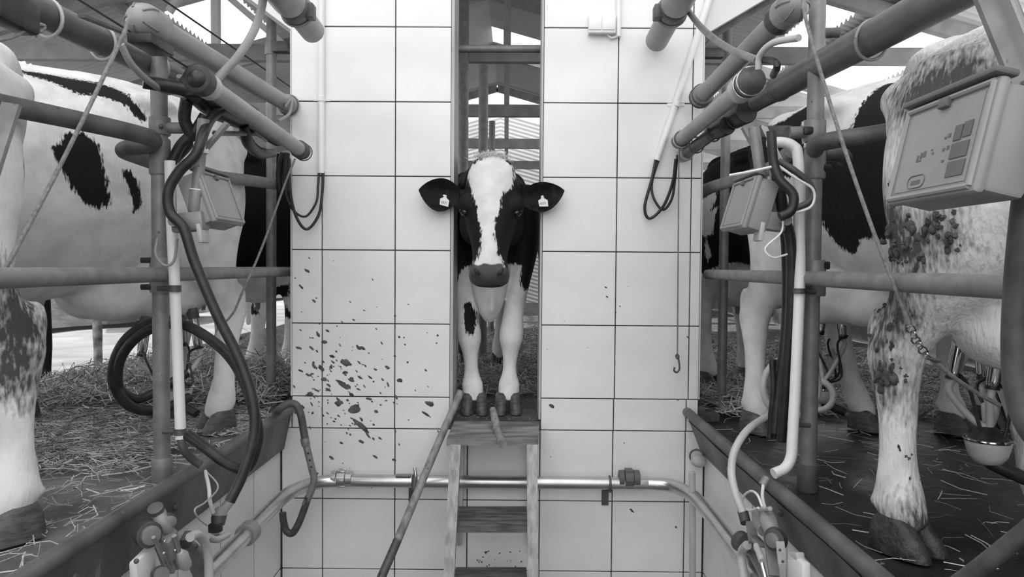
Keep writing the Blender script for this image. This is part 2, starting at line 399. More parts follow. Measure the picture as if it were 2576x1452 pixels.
# pit side walls, tiled, and the steel kerbs on top of them
KL, KR = PX(400, 1240, -0.92).x, 0.70
for nm, X, sx, kx in (('wall_left', PL, -1, -0.918), ('wall_right', PR, 1, 0.698)):
    w_ = box(nm, (X + sx * .052, .72, (PITZ - .13) / 2), (.10, 4.45, -.13 - PITZ), M['grout'])
    tag(w_, 'tiled side wall of the milking pit', kind='structure')
    ys = [WY]
    while ys[-1] > .55: ys.append(ys[-1] - .30)
    rows = [ZL[4], ZL[3], ZL[2], -.10]
    for za, zb in zip(rows[:-1], rows[1:]):
        for y1, y0 in zip(ys[:-1], ys[1:]): tile(y0, y1, za, zb, X + sx * .0045, w_, axis='x')
kerbs = []
for n_, sx, kx, X in (('trim_3', -1, -0.918, PL), ('trim_4', 1, 0.698, PR)):
    k = thing(n_, 'steel kerb along the pit edge with a rounded top bar', None, (kx, 1.2, 0))
    k['kind'] = 'structure'
    y0, y1 = -1.2, WY - .004
    tube('top_bar', [(kx, y0, .032), (kx, y1 - .005, .032)], .019, M['plate'], k, n=14, smooth=False)
    # plate: slightly raked
    zb, zt = -.135, .03
    xb = X - sx * .012
    v = []
    for y in (y0, y1):
        v += [(kx - sx * .004, y, zt), (xb - sx * .004, y, zb), (xb + sx * .004, y, zb), (kx + sx * .004, y, zt)]
    obj('kerb_plate', v, [(0, 1, 5, 4), (1, 2, 6, 5), (2, 3, 7, 6), (3, 0, 4, 7), (0, 3, 2, 1), (4, 5, 6, 7)], M['plate'], k)
    for y in (2.45, 1.95, 1.5, 1.1):
        c_ = Vector((kx * .55 + xb * .45 - sx * .006, y, -.045))
        MB().sphere(c_, (.007, .011, .011), 10, 6).build('bolt', M['plate'], k)
    kerbs.append(k)

# floors: platforms either side, the passage behind the wall, and the pit bottom
def floor_mesh(name, x0, x1, y0, y1, z, mat, amp=.006, step=.08, thick=.05):
    nx, ny = max(2, int((x1 - x0) / step)), max(2, int((y1 - y0) / step)); v = []; f = []
    ph = random.random() * 9
    for i in range(nx + 1):
        for j in range(ny + 1):
            x, y = x0 + (x1 - x0) * i / nx, y0 + (y1 - y0) * j / ny
            v.append((x, y, z + amp * (math.sin(x * 5.1 + ph) * math.cos(y * 4.3 + ph) + .5 * math.sin(x * 13 + y * 11))))
    for i in range(nx):
        for j in range(ny):
            a_ = i * (ny + 1) + j; f.append((a_, a_ + ny + 1, a_ + ny + 2, a_ + 1))
    o = obj(name, v, f, mat, None, True)
    return tag(o, kind='structure')
tag(floor_mesh('floor_left', -2.45, -.925, -2.2, 3.16, -.008, M['conc'], .004), 'dirty concrete milking platform with scattered straw')
tag(floor_mesh('floor_right', .705, 2.9, -2.2, 3.16, -.008, M['concw'], .004), 'dark wet milking platform')
tag(floor_mesh('floor_back', -2.45, 2.9, 3.13, 12.5, -.005, M['soil'], .006), 'straw covered passage floor behind the tiled wall')
prism('floor_threshold', [(GL - .1, WY + .02), (GR + .1, WY + .02), (GR + .1, 3.2), (GL - .1, 3.2)], 'z', -.06, -.004, M['soil'])
tag(bpy.data.objects['floor_threshold'], 'worn floor in the cow opening', kind='structure')
tag(prism('floor_pit', [(PL - .1, -2), (PR + .1, -2), (PR + .1, WY + .1), (PL - .1, WY + .1)], 'z', PITZ - .1, PITZ, M['conc']), 'concrete bottom of the milking pit', kind='structure')
tag(prism('floor_slab', [(-2.25, -2.2), (PL - .1, -2.2), (PL - .1, 3.2), (-2.25, 3.2)], 'z', -.6, -.03, M['conc']), 'concrete body of the milking platform', kind='structure')
tag(prism('floor_slab', [(PR + .1, -2.2), (2.9, -2.2), (2.9, 3.2), (PR + .1, 3.2)], 'z', -.6, -.03, M['conc']), 'concrete body of the milking platform', kind='structure')

# outside on the open side: pale yard and a dark bank
g = floor_mesh('ground_yard', -30, -2.42, -12, 30, -.08, M['outg'], .012, .5); tag(g, 'pale sunlit yard outside the open barn side')
def bank():
    v = []; f = []; nx, ny = 14, 110
    for j in range(ny + 1):
        y = -6 + 30 * j / ny
        for i in range(nx + 1):
            t = i / nx; x = -4.45 - 5 * t + .18 * math.sin(y * 1.7) + .08 * math.sin(y * 5)
            z = -.03 + 1.15 * (1 - (1 - t) ** 2.2) + (.06 * math.sin(y * 3.1 + i) + .05 * random.uniform(-1, 1)) * min(1, 3 * t)
            v.append((x, y, z))
    for j in range(ny):
        for i in range(nx):
            a_ = j * (nx + 1) + i; f.append((a_, a_ + 1, a_ + nx + 2, a_ + nx + 1))
    return tag(obj('ground_bank', v, f, M['bank'], None, True), 'dark grassy earth bank beyond the yard', kind='structure')
bank()
# far walls of the barn, and an added low rear wall
_v = []; _f = []
for i in range(1001):
    zz = -.05 + 3.3 * i / 1000; dy = .006 * math.sin(2 * math.pi * zz / .066)
    _v += [(-4.0, 12.4 + dy, zz - .28 * 3.7), (-.3, 12.4 + dy, zz), (3.7, 12.4 + dy, zz - .28 * 4.0)]
for i in range(1000): _f += [(3 * i, 3 * i + 1, 3 * i + 4, 3 * i + 3), (3 * i + 1, 3 * i + 2, 3 * i + 5, 3 * i + 4)]
tag(obj('wall_back', _v, _f, M['roof'], None, True), 'grey corrugated end wall of the barn', kind='structure')
tag(box('added_rear_wall', (-.1, -4.6, .2), (6.2, .12, 1.5), M['galvd']), 'unseen dark low wall added behind the pit to cut frontal light', kind='structure')  # added out of view behind the camera to hold back frontal fill light
wr = box('wall_far_right', (2.98, 4.2, .62), (.12, 17, 1.3), M['galvd']); tag(wr, 'dark low boarded wall on the far side of the barn', kind='structure')

# roof: corrugated gable sheets on trusses, open ridge light over the pit
RX, RZ, RS = -.3, 3.25, .28
def zroof(x): return RZ - RS * abs(x - RX)
ceil = thing('ceiling', 'grey corrugated gable roof on timber trusses', None, (RX, 6, RZ)); ceil['kind'] = 'structure'
def corr(x0, x1, y0, y1):
    per, k = .076, 8; n = int((y1 - y0) / per * k); v = []; f = []
    for j in range(n + 1):
        y = y0 + (y1 - y0) * j / n; dz = .016 * math.sin(2 * math.pi * y / per)
        v += [(x0, y, zroof(x0) + dz), (x1, y, zroof(x1) + dz)]
    for j in range(n): f.append((2 * j, 2 * j + 1, 2 * j + 3, 2 * j + 2))
    return obj('corrugated_sheet', v, f, M['roof'], ceil, True)
for x0, x1, y0, y1 in ((-3.95, -2.25, -3, 4.6), (1.65, 3.6, -3, 4.6), (-2.25, 1.65, 2.3, 4.6),
                       (-3.95, RX, 4.6, 5.6), (-3.95, -2.75, 5.6, 6.6), (-2.2, RX, 5.6, 6.6), (RX, 3.6, 4.6, 5.3), (RX, 2.2, 5.3, 7.3), (2.45, 2.72, 5.3, 7.3), (3.2, 3.6, 5.3, 7.3), (RX, 3.6, 7.3, 8.0), (RX, 3.6, 8.5, 10.6), (2.2, 3.6, 8.0, 8.5), (-3.95, RX, 6.6, 10.6), (-3.95, -2, 10.6, 12.4), (1.6, 3.6, 10.6, 12.4)):
    if x0 < RX < x1: corr(x0, RX, y0, y1); corr(RX, x1, y0, y1)
    else: corr(x0, x1, y0, y1)
for i, y in enumerate((5.0, 6.8, 8.6, 10.4)):
    zt = 2.05
    box('tie_beam', (-.3, y, zt + .02), (7.2, .06, .11), M['beam'], ceil)
    for sx, xe in ((-1, -3.9), (1, 3.5)):
        p0 = Vector((RX, y, zroof(RX) - .09)); p1 = Vector((xe, y, zroof(xe) - .09)); dd = p1 - p0
        box('rafter', (p0 + p1) / 2, (dd.length, .06, .10), M['beam'], ceil, rot=Matrix.Rotation(-math.atan2(dd.z, dd.x), 3, 'Y'))
    x = P(1276, 100, y).x
    box('king_post', (x, y, (zt + .08 + zroof(x)) / 2), (.05, .045, zroof(x) - zt - .08), M['beam'], ceil)
# purlins along the barn
for x in (-2.9, -1.5, .9, 1.7, 2.6):
    box('purlin', (x, 7.8, zroof(x) - .04), (.05, 9.4, .06), M['beam'], ceil)
# white struts over the left row
y = 5.0
pa, pb = P(543, -60, y), P(543, 140, y)
box('strut', (pa + pb) / 2, (.05, .05, (pa - pb).length), M['beamw'], ceil)
for q0, q1 in (((560, -20), (735, 130)), ((458, -20), (425, 30))):
    a_, b_ = P(*q0, 5.05), P(*q1, 5.05); MB().tube([a_, b_], .03, n=4, smooth=False).build('brace', M['beamw'], ceil, smooth=False)
for px0, py0, px1, py1 in ((400, -8, 735, 222), (195, -3, 480, 175)):
    tube('cable', [PX(px0, py0, -1.35), PX(px1, py1, -1.35)], .004, M['rub'], ceil, n=6)
# ================================================================== straw
def straw(name, label, n, fn, mat, lmin=.05, lmax=.2, w=.0032, lift=.02):
    v = []; f = []
    for i in range(n):
        x, y, z = fn(); a_ = random.uniform(0, math.pi * 2); l = random.uniform(lmin, lmax) * .5
        dx, dy = math.cos(a_), math.sin(a_); bend = random.uniform(-.5, .5) * l; h0, h1, h2 = [abs(random.gauss(0, lift)) for _ in range(3)]
        ww = w * random.uniform(.6, 1.4); px_, py_ = -dy, dx; o = len(v)
        tilt = random.uniform(-1, 1)
        for t, h in ((-1, h0), (0, h1), (1, h2)):
            cx, cy, cz = x + dx * l * t + px_ * bend * (1 - t * t), y + dy * l * t + py_ * bend * (1 - t * t), z + h + .003
            v.append((cx - px_ * ww, cy - py_ * ww, cz - tilt * ww)); v.append((cx + px_ * ww, cy + py_ * ww, cz + tilt * ww)); v.append((cx, cy, cz + ww * .9))
        for s_ in (0, 3):
            f += [(o + s_, o + s_ + 1, o + s_ + 4, o + s_ + 3), (o + s_ + 1, o + s_ + 2, o + s_ + 5, o + s_ + 4), (o + s_ + 2, o + s_, o + s_ + 3, o + s_ + 5)]
    return tag(obj(name, v, f, mat), label, 'straw', kind='stuff')
U = random.uniform
def f_left():
    while True:
        y = U(1.3, 3.15); x = U(-2.3, -.96)
        k = .9 if (y > 2.1 and x < -1.15) else .16
        if y > 2.6: k = 1
        if random.random() < k: return x, y, 0
straw('straw', 'loose straw strewn over the concrete beside the left kerb', 7000, f_left, M['straw'], .02, .15, .0011, .008)
def pile(x, y, cx, cy, r, h): return h * math.exp(-((x - cx) ** 2 + (y - cy) ** 2) / (r * r))
def zback(x, y): return pile(x, y, -1.15, 3.6, .5, .12) + pile(x, y, -1.6, 3.4, .4, .05)
def f_back():
    x = U(-2.4, -.6); y = 3.05 + abs(random.gauss(0, .9))
    if x > WL - .12: y = max(y, 3.28)
    return x, y, zback(x, y) * U(.2, 1)
straw('straw', 'heap of pale straw beside the left end of the tiled wall', 12000, f_back, M['strawl'], .04, .2, .0017, .03)
def f_mid():
    x = U(-.9, .9); y = 3.45 + abs(random.gauss(0, 1.6)); return x, y, 0
straw('straw', 'trampled straw on the passage floor behind the cow opening', 11000, f_mid, M['straw'], .03, .16, .0015, .02)
def f_right():
    x = U(.75, 2.6); y = 3.0 + abs(random.gauss(0, 1.2))
    if x < WR + .12: y = max(y, 3.28)
    return x, y, pile(x, y, .98, 3.25, .14, .06) * U(0, 1)
straw('straw', 'straw litter behind the right end of the tiled wall', 10000, f_right, M['strawl'], .03, .17, .0016, .02)
def f_rn():
    x = U(.76, 2.3); y = U(1.1, 3.0); return x, y, 0
straw('straw', 'few straws on the wet floor under the right cows', 420, f_rn, M['straw'], .02, .13, .0010, .003)
# ================================================================== COWS
def sdf_poly(pts, poly):
    """signed distance, positive inside"""
    p = np.asarray(pts, float); q = np.asarray(poly, float); n = len(q)
    d = np.full(len(p), 1e9); ins = np.zeros(len(p), bool)
    for i in range(n):
        a_, b_ = q[i], q[(i + 1) % n]; e = b_ - a_; w = p - a_
        t = np.clip((w @ e) / max(e @ e, 1e-12), 0, 1); r = w - t[:, None] * e
        d = np.minimum(d, np.hypot(r[:, 0], r[:, 1]))
        c = ((a_[1] <= p[:, 1]) & (b_[1] > p[:, 1])) | ((b_[1] <= p[:, 1]) & (a_[1] > p[:, 1]))
        xs = a_[0] + (p[:, 1] - a_[1]) / (b_[1] - a_[1] if abs(b_[1] - a_[1]) > 1e-12 else 1e-12) * e[0]
        ins ^= c & (p[:, 0] < xs)
    return np.where(ins, d, -d)

def interp_rows(rows, k):
    """cubic interpolation of parameter rows"""
    A = [np.array(r, float) for r in rows]; A = [2 * A[0] - A[1]] + A + [2 * A[-1] - A[-2]]; out = []
    for i in range(1, len(A) - 2):
        a_, b_, c, d = A[i - 1:i + 3]
        for j in range(k):
            t = j / k
            out.append(.5 * (2 * b_ + (c - a_) * t + (2 * a_ - 5 * b_ + 4 * c - d) * t * t + (3 * b_ - a_ - 3 * c + d) * t ** 3))
    out.append(A[-2]); return out
def loft(mb, rings):
    n = len(rings[0]); v = [p for r in rings for p in r]; f = []
    for i in range(len(rings) - 1):
        for k in range(n): f.append((i * n + k, i * n + (k + 1) % n, (i + 1) * n + (k + 1) % n, (i + 1) * n + k))
    f.append(tuple(range(n))[::-1]); f.append(tuple(range((len(rings) - 1) * n, len(rings) * n)))
    mb.add(v, f)
def ell(c, e1, e2, r1, r2, n=24, p=2.2):
    o = []
    for k in range(n):
        a_ = 2 * math.pi * k / n; ca, sa = math.cos(a_), math.sin(a_)
        o.append(Vector(c) + Vector(e1) * (r1 * math.copysign(abs(ca) ** (2 / p), ca)) + Vector(e2) * (r2 * math.copysign(abs(sa) ** (2 / p), sa)))
    return o
EX, EY, EZ = Vector((1, 0, 0)), Vector((0, 1, 0)), Vector((0, 0, 1))

TRUNK = [  # x, top, bottom, half width
    (-.135, 1.12, 1.00, .07), (-.10, 1.19, .88, .15), (0.0, 1.25, .76, .205), (.14, 1.285, .68, .235), (.30, 1.30, .60, .255),
    (.50, 1.285, .53, .30), (.72, 1.275, .485, .335), (.95, 1.275, .48, .325), (1.12, 1.29, .51, .275), (1.27, 1.29, .57, .235), (1.40, 1.24, .66, .18), (1.47, 1.15, .76, .10)]
HIND = [  # z, cx, rx, ry, lateral
    (1.14, .14, .19, .10, .125), (.98, .13, .225, .12, .135), (.84, .12, .21, .115, .145), (.72, .10, .16, .095, .15), (.61, .055, .105, .072, .15),
    (.53, .005, .077, .055, .15), (.46, -.028, .068, .049, .15), (.40, -.026, .055, .043, .15), (.32, -.014, .044, .037, .15), (.22, -.004, .040, .036, .15), (.16, .004, .047, .044, .15), (.115, .012, .053, .050, .15), (.075, .024, .050, .047, .15), (.05, .028, .046, .045, .15)]
FORE = [
    (.98, 1.21, .15, .08, .155), (.84, 1.22, .13, .085, .16), (.70, 1.22, .10, .074, .16), (.58, 1.225, .074, .060, .15), (.47, 1.235, .056, .047, .14),
    (.40, 1.245, .053, .046, .133), (.335, 1.25, .060, .053, .13), (.295, 1.248, .057, .051, .13), (.25, 1.243, .040, .037, .13), (.19, 1.24, .033, .030, .13), (.15, 1.242, .037, .034, .13), (.115, 1.25, .048, .046, .13), (.08, 1.26, .047, .045, .13), (.05, 1.262, .044, .043, .13)]
HEADR = [  # s along the head, half width, half depth, offset of the centre behind the face line
    (-.045, .040, .035, .055), (-.01, .072, .060, .060), (.06, .094, .080, .075), (.16, .104, .098, .092), (.27, .113, .115, .108), (.38, .117, .122, .116), (.48, .104, .118, .112),
    (.60, .086, .104, .098), (.72, .071, .088, .082), (.82, .068, .078, .072), (.90, .076, .074, .068), (.96, .078, .066, .064), (1.0, .068, .052, .064), (1.025, .045, .03, .066)]

class Cow:
    def __init__(s, name, label, loc, axis, group=None, head=None, stance=None, voxel=.012, mat='coat', udder=True, height=.96, teats=True, top=1.0, wid=1.0, brisket=False):
        s.yaw = math.atan2(axis[1], axis[0]); s.h = height
        s.mw = Matrix.Translation(Vector((loc[0], loc[1], 0))) @ Matrix.Rotation(s.yaw, 4, 'Z'); s.inv = s.mw.inverted()
        mb = MB(); stance = stance or {}
        ht = lambda t: .80 + (t - .80) * top
        loft(mb, [ell((x, 0, (ht(t) + b) / 2), EY, EZ, w * wid, (ht(t) - b) / 2, 28, 2.35) for x, t, b, w in interp_rows(TRUNK, 3)])
        for sx in (-1, 1):
            mb.sphere((.29, sx * .185 * wid, ht(1.205)), (.10, .06, .045)); mb.sphere((-.085, sx * .10, ht(1.105)), (.06, .05, .055))
            mb.sphere((1.33, sx * .17 * wid * wid, .86), (.09, .08 * wid, .14)); mb.sphere((1.10, sx * .15 * wid, ht(1.08)), (.16, .10 * wid, .17 * top))
        # spine ridge and tail
        mb.tube([(-.10, 0, ht(1.20)), (.05, 0, ht(1.265)), (.35, 0, ht(1.295)), (.75, 0, ht(1.272)), (1.15, 0, ht(1.295))], .03, n=10)
        tb = stance.get('tail', 0)
        sg = -1 if tb < 0 else 1
        mb.tube([(-.02, 0, ht(1.245)), (-.11, 0, ht(1.22)), (-.145, sg * .05, ht(1.10)), (-.12, sg * .13, .90), (-.06, sg * .215, .70), (-.03, sg * .24, .52)], [.04, .036, .026, .02, .017, .018], n=10)
        mb.tube([(-.03, sg * .24, .54), (-.02, sg * .245, .42), (-.01, sg * .24, .28)], [.02, .034, .014], n=10)
        s.feet = []
        for key, rows, sx in (('hl', HIND, 1), ('hr', HIND, -1), ('fl', FORE, 1), ('fr', FORE, -1)):
            dx, dy = stance.get(key, (0, 0)); rr = []
            for z, cx, rx, ry, ly in interp_rows(rows, 3):
                k = min(1, max(0, (.95 - z) / .95)) ** 1.1
                rr.append(ell((cx + dx * k, sx * ly + dy * k, z), EX, EY, rx, ry, 20, 2.1))
            loft(mb, rr); z, cx, rx, ry, ly = rows[-1]
            s.feet.append((cx + dx, sx * ly + dy, 'f' if key[0] == 'f' else 'h'))
            kz = .30
            if key[0] == 'h':      # point of the hock and dewclaws
                mb.sphere((-.074 + dx * .5, sx * .15 + dy * .5, .515), (.026, .026, .06))
            for q in (-1, 1): mb.sphere((cx + dx - .052, sx * ly + dy + q * .022, .105), (.018, .014, .02))
        if udder:
            mb.sphere((.27, 0, .565), (.235, .165, .135)); mb.sphere((.14, .07, .53), (.13, .085, .10)); mb.sphere((.14, -.07, .53), (.13, .085, .10)); mb.sphere((.36, .07, .53), (.13, .085, .095)); mb.sphere((.36, -.07, .53), (.13, .085, .095))
            s.teats = [(.15, .075), (.15, -.075), (.36, .075), (.36, -.075)]
        # neck and head
        if head is None:
            head = dict(poll=Vector((1.74, 0, 1.22)), muz=Vector((1.95, 0, .77)), face=None)
        s.head = head; poll, muz = head['poll'], head['muz']; ax = (muz - poll); s.hl = ax.length; ax.normalize()
        lat = head.get('lat', EY); lat = (lat - ax * lat.dot(ax)).normalized(); nr = lat.cross(ax).normalized()
        if nr.z < 0 and nr.x < 0: nr = -nr
        if nr.x < 0: nr = -nr
        s.ax, s.lat, s.nr = ax, lat, nr
        rr = []
        for u, w, d_, off in interp_rows(HEADR, 4):
            c = poll + ax * (u * s.hl) - nr * off
            rr.append(ell(c, lat, nr, w, d_, 28, 2.3))
        loft(mb, rr)
        for sx in (-1, 1):       # brow ridges, cheeks
            mb.sphere(poll + ax * (.36 * s.hl) + lat * (sx * .092) - nr * .052, .043)
            mb.sphere(poll + ax * (.45 * s.hl) + lat * (sx * .075) - nr * .16, (.05, .06, .09))
            mb.sphere(poll + ax * (.93 * s.hl) + lat * (sx * .047) - nr * .012, (.024, .026, .026))
        nb = poll + ax * (.20 * s.hl) - nr * .12
        N0 = Vector((1.18, 0, ht(1.0))); N3 = nb
        rows = []
        for t in [i / 8 for i in range(9)]:
            c = N0.lerp(N3, t); d_ = (N3 - N0).normalized(); e2 = d_.cross(EY).normalized()
            rows.append(ell(c + Vector((0, 0, .03 * math.sin(math.pi * t))), EY, e2, .20 * wid * (1 - t) + .095 * t, .27 * top * (1 - t) + .13 * t, 24, 2.1))
        loft(mb, rows)
        # dewlap and brisket
        mb.tube([poll + ax * (.55 * s.hl) - nr * .19, Vector((1.42, 0, .78)), Vector((1.40, 0, .60)), Vector((1.25, 0, .52))], [.035, .06, .07, .05], n=12)
        if brisket: mb.tube([(1.30, 0, .90), (1.37, 0, .72), (1.385, .0, .56), (1.375, .0, .44), (1.35, 0, .38)], [.11, .105, .085, .055, .022], n=16); mb.tube([(1.47, .01, .66), (1.46, .012, .55), (1.43, .012, .42)], [.012, .016, .010], n=8)
        # one continuous surface
        me = bpy.data.meshes.new('raw'); me.from_pydata([tuple(v) for v in mb.v], [], mb.f)
        ro = bpy.data.objects.new('raw', me); COL.objects.link(ro)
        bm = bmesh.new(); bm.from_mesh(me); bmesh.ops.recalc_face_normals(bm, faces=bm.faces); bm.to_mesh(me); bm.free()
        r = ro.modifiers.new('r', 'REMESH'); r.mode = 'VOXEL'; r.voxel_size = voxel
        sm = ro.modifiers.new('s', 'SMOOTH'); sm.factor = .5; sm.iterations = 11 if voxel > .01 else 13
        bpy.context.view_layer.update()
        dg = bpy.context.evaluated_depsgraph_get()
        out = bpy.data.meshes.new_from_object(ro.evaluated_get(dg))
        bpy.data.objects.remove(ro); bpy.data.meshes.remove(me)
        out.name = name
        s.n = len(out.vertices); co = np.empty(s.n * 3); out.vertices.foreach_get('co', co); s.co = co.reshape(-1, 3)
        out.polygons.foreach_set('use_smooth', [True] * len(out.polygons))
        out.materials.clear(); out.materials.append(M[mat])
        s.me = out; s.o = bpy.data.objects.new(name, out); COL.objects.link(s.o); s.mw = s.mw @ Matrix.Diagonal((1, 1, height, 1)); s.inv = s.mw.inverted(); s.o.matrix_basis = s.mw
        tag(s.o, label, 'cow', group)
        s.patch = np.full(s.n, -.5); s.dirt = np.full(s.n, -.5); s.nose = np.full(s.n, -.5)
        hm = M['hoof'] if mat == 'coat' else M['hoofd']
        for x, y, _ in s.feet: s.hoof(x, y, hm)
        if teats and udder:
            for tx, ty in s.teats: tube('teat', [s.w((tx, ty, .47)), s.w((tx, ty * 1.05, .435)), s.w((tx, ty * 1.08, .40))], [.018, .014, .010], M['skin'], s.o, n=10)
    def w(s, p): return s.o.matrix_basis @ Vector(p)
    def hoof(s, x, y, m):
        mb = MB()
        for q in (-1, 1):
            rr = []
            for z, x0, x1, w in ((.0, -.058, .082, .030), (.012, -.058, .079, .030), (.04, -.056, .062, .0275), (.068, -.05, .040, .025), (.082, -.042, .022, .018)):
                c = (x + (x0 + x1) / 2, y + q * (.029 + .003 * (z < .02)), z); rr.append([s.w(p) for p in ell(c, EX, EY, (x1 - x0) / 2, w * .95, 16, 2.3)])
            loft(mb, rr)
        mb.build('hoof', m, s.o)
    def side(s, pts, lat):
        """photo outline -> outline on the flank plane at this lateral offset (cow-local x, z)"""
        o = []
        c = s.inv @ CAM
        for px, py in pts:
            d = s.inv.to_3x3() @ ray(px, py); t = (lat - c.y) / d.y; q = c + d * t; o.append((q.x, q.z))
        return o
    def add(s, which, poly, cols, mask=None):
        v = sdf_poly(s.co[:, cols], poly)
        if mask is not None: v = np.where(mask, v, -.5)
        setattr(s, which, np.maximum(getattr(s, which), v))
    def sub(s, which, poly, cols, mask=None):
        v = -sdf_poly(s.co[:, cols], poly)
        if mask is not None: v = np.where(mask, v, .5)
        setattr(s, which, np.minimum(getattr(s, which), v))
    def done(s):
        for k in ('patch', 'dirt', 'nose'):
            a_ = s.me.attributes.new(k, 'FLOAT', 'POINT'); a_.data.foreach_set('value', getattr(s, k).astype(np.float32))
def rnd_patches(c, sign, n, seed):
    r = random.Random(seed)
    for i in range(n):
        cx, cz = r.uniform(-.1, 1.5), r.uniform(.75, 1.3); a0 = r.uniform(.1, .25)
        poly = [(cx + a0 * r.uniform(.7, 1.2) * math.cos(t * .7), cz + a0 * r.uniform(.6, 1.1) * math.sin(t * .7)) for t in range(9)]
        c.add('patch', poly, [0, 2], (c.co[:, 1] * sign > 0))

AL = Vector((-.58, -.815)).normalized(); AR = Vector((.52, -.854)).normalized()
GLft, GRgt = 'cows on the left milking platform', 'cows on the right milking platform'
# ---- left row
L1 = Cow('cow', 'white cow with dirty hock and black rump sliver, at the left kerb', (-1.305, 1.655), AL, GLft, height=.94, top=.90, stance={'hl': (-.085, .02), 'tail': -.12})
L1.add('patch', L1.side([(70, 395), (92, 400), (112, 430), (118, 500), (100, 540), (88, 505), (72, 470)], .2), [0, 2], L1.co[:, 1] > 0)
rnd_patches(L1, -1, 4, 3)
L1.add('dirt', L1.side([(-60, 690), (100, 680), (110, 960), (60, 1000), (-60, 980)], .17), [0, 2], L1.co[:, 1] > 0)
L1.done()
L2 = Cow('cow', 'white cow with black flank patches, milked beside the left post', (-1.235, 2.80), AL, GLft, stance={'hl': (.01, .03), 'hr': (.02, 0), 'tail': -.15}, teats=False)
f_ = L2.co[:, 1] > -.02
L2.add('patch', L2.side([(124, 375), (150, 360), (165, 335), (215, 333), (255, 362), (272, 430), (282, 480), (293, 515), (255, 524), (215, 512), (175, 470), (148, 425)], .31), [0, 2], f_)
L2.add('patch', L2.side([(310, 428), (340, 430), (366, 470), (374, 520), (350, 530), (335, 480)], .30), [0, 2], f_)
L2.add('patch', L2.side([(-20, 150), (60, 178), (250, 208), (290, 226), (305, 262), (345, 310), (318, 312), (285, 275), (250, 254), (165, 246), (110, 215), (40, 190)], .14), [0, 2], f_)
L2.add('patch', [(-.3, .3), (-.10, .45), (-.11, .95), (-.3, 1.1)], [0, 2])
rnd_patches(L2, -1, 5, 5)
L2.done()
L3 = Cow('cow', 'black cow with white hind legs standing in straw behind the thin left post', (-1.33, 3.93), AL, GLft, stance={'hr': (.0, .0), 'tail': -.1}, teats=True)
L3.patch[:] = .5
L3.sub('patch', [(-.3, -.1), (2, -.1), (2, .56), (.12, .60), (-.3, .56)], [0, 2])
L3.add('patch', [(.0, .36), (.12, .33), (.12, .42), (.04, .44)], [0, 2])
L3.add('patch', [(.03, .47), (.12, .45), (.12, .52), (.04, .54)], [0, 2])
L3.done()
# ---- right row
R1 = Cow('cow', 'shaggy white cow crusted with manure, hind leg right beside the right kerb', (1.025, 1.67), AR, GRgt, height=.94, top=.9, stance={'hr': (-.045, -.035), 'hl': (.10, .05), 'tail': .25}, mat='coatd', teats=False)
n_ = R1.co[:, 1] < .05
for poly in ([(2205, 250), (2300, 190), (2470, 110), (2560, 150), (2600, 260), (2480, 300), (2260, 330)], [(2190, 470), (2290, 480), (2330, 560), (2420, 510), (2430, 620), (2340, 700), (2190, 700)],
             [(2190, 700), (2290, 690), (2320, 780), (2270, 850), (2280, 1000), (2180, 1010)], [(2190, 1290), (2400, 1290), (2400, 1400), (2190, 1400)]):
    R1.add('dirt', R1.side(poly, -.19), [0, 2], n_)
rnd_patches(R1, 1, 3, 9)
R1.done()
R2 = Cow('cow', 'cow with black flank and white thigh, milked beside the right post', (1.075, 2.80), AR, GRgt, stance={'hr': (-.06, -.01), 'hl': (.12, .10), 'tail': .1}, teats=False)
n_ = R2.co[:, 1] < .12
R2.add('patch', R2.side([(1800, 320), (1950, 300), (2030, 225), (2050, 300), (2012, 305), (2050, 395), (2110, 395), (2165, 320), (2190, 150), (2400, 150), (2400, 620), (2200, 600), (2165, 645), (2110, 610), (2068, 520), (2060, 455), (1985, 445), (1960, 432), (1800, 440)], -.20), [0, 2], n_)
R2.add('patch', [(-.3, .85), (.1, .95), (.3, 1.2), (1.2, 1.0), (1.3, 1.4), (-.3, 1.4)], [0, 2], R2.co[:, 1] > .12)
R2.done()
R3 = Cow('cow', 'black cow with thin white streaks and bare udder, behind the thin right post', (1.13, 3.90), AR, GRgt, stance={'tail': .1})
R3.patch[:] = .5
n_ = R3.co[:, 1] < .2
for poly in ([(1760, 505), (1790, 500), (1812, 470), (1822, 500), (1795, 560), (1770, 600), (1760, 590)], [(1788, 630), (1796, 600), (1805, 640), (1792, 660)], [(1775, 560), (1825, 520), (1812, 590), (1790, 600)],
             [(1740, 700), (1840, 660), (2000, 690), (2000, 1000), (1740, 1000)]):
    R3.sub('patch', R3.side(poly, -.2), [0, 2], n_)
R3.sub('patch', [(-.3, -.1), (2, -.1), (2, .5), (-.3, .6)], [0, 2])
R3.done()

# ---- the cow in the opening
HC = (P(1216, 900, 4.28).x, 4.28)
FC = P(1232, 900, 3.06).x
AC = Vector((FC - HC[0], 3.06 - HC[1])); hl = AC.length; AC.normalize()
cl = Vector((FC, 3.06)) - AC * (1.262 + .20)
_mw = Matrix.Translation(Vector((cl.x, cl.y, 0))) @ Matrix.Rotation(math.atan2(AC.y, AC.x), 4, 'Z'); _in = _mw.inverted()
poll, muz = _in @ P(1237, 398, 2.83), _in @ P(1229, 704, 2.715)
C = Cow('cow', 'black cow with broad white blaze looking out through the narrow opening', (cl.x, cl.y), AC, None,
        head=dict(poll=poll, muz=muz, lat=(_in.to_3x3() @ Vector((1, .0, .005)))), stance={'fl': (.20, -.052), 'fr': (.20, .066), 'hl': (0, -.05), 'hr': (-.05, .05), 'tail': .05}, voxel=.0075, height=1.0, top=.58, wid=.74, brisket=True)
C.patch[:] = .5
Xw = (np.c_[C.co, np.ones(C.n)] @ np.array(C.mw).T)[:, :3]
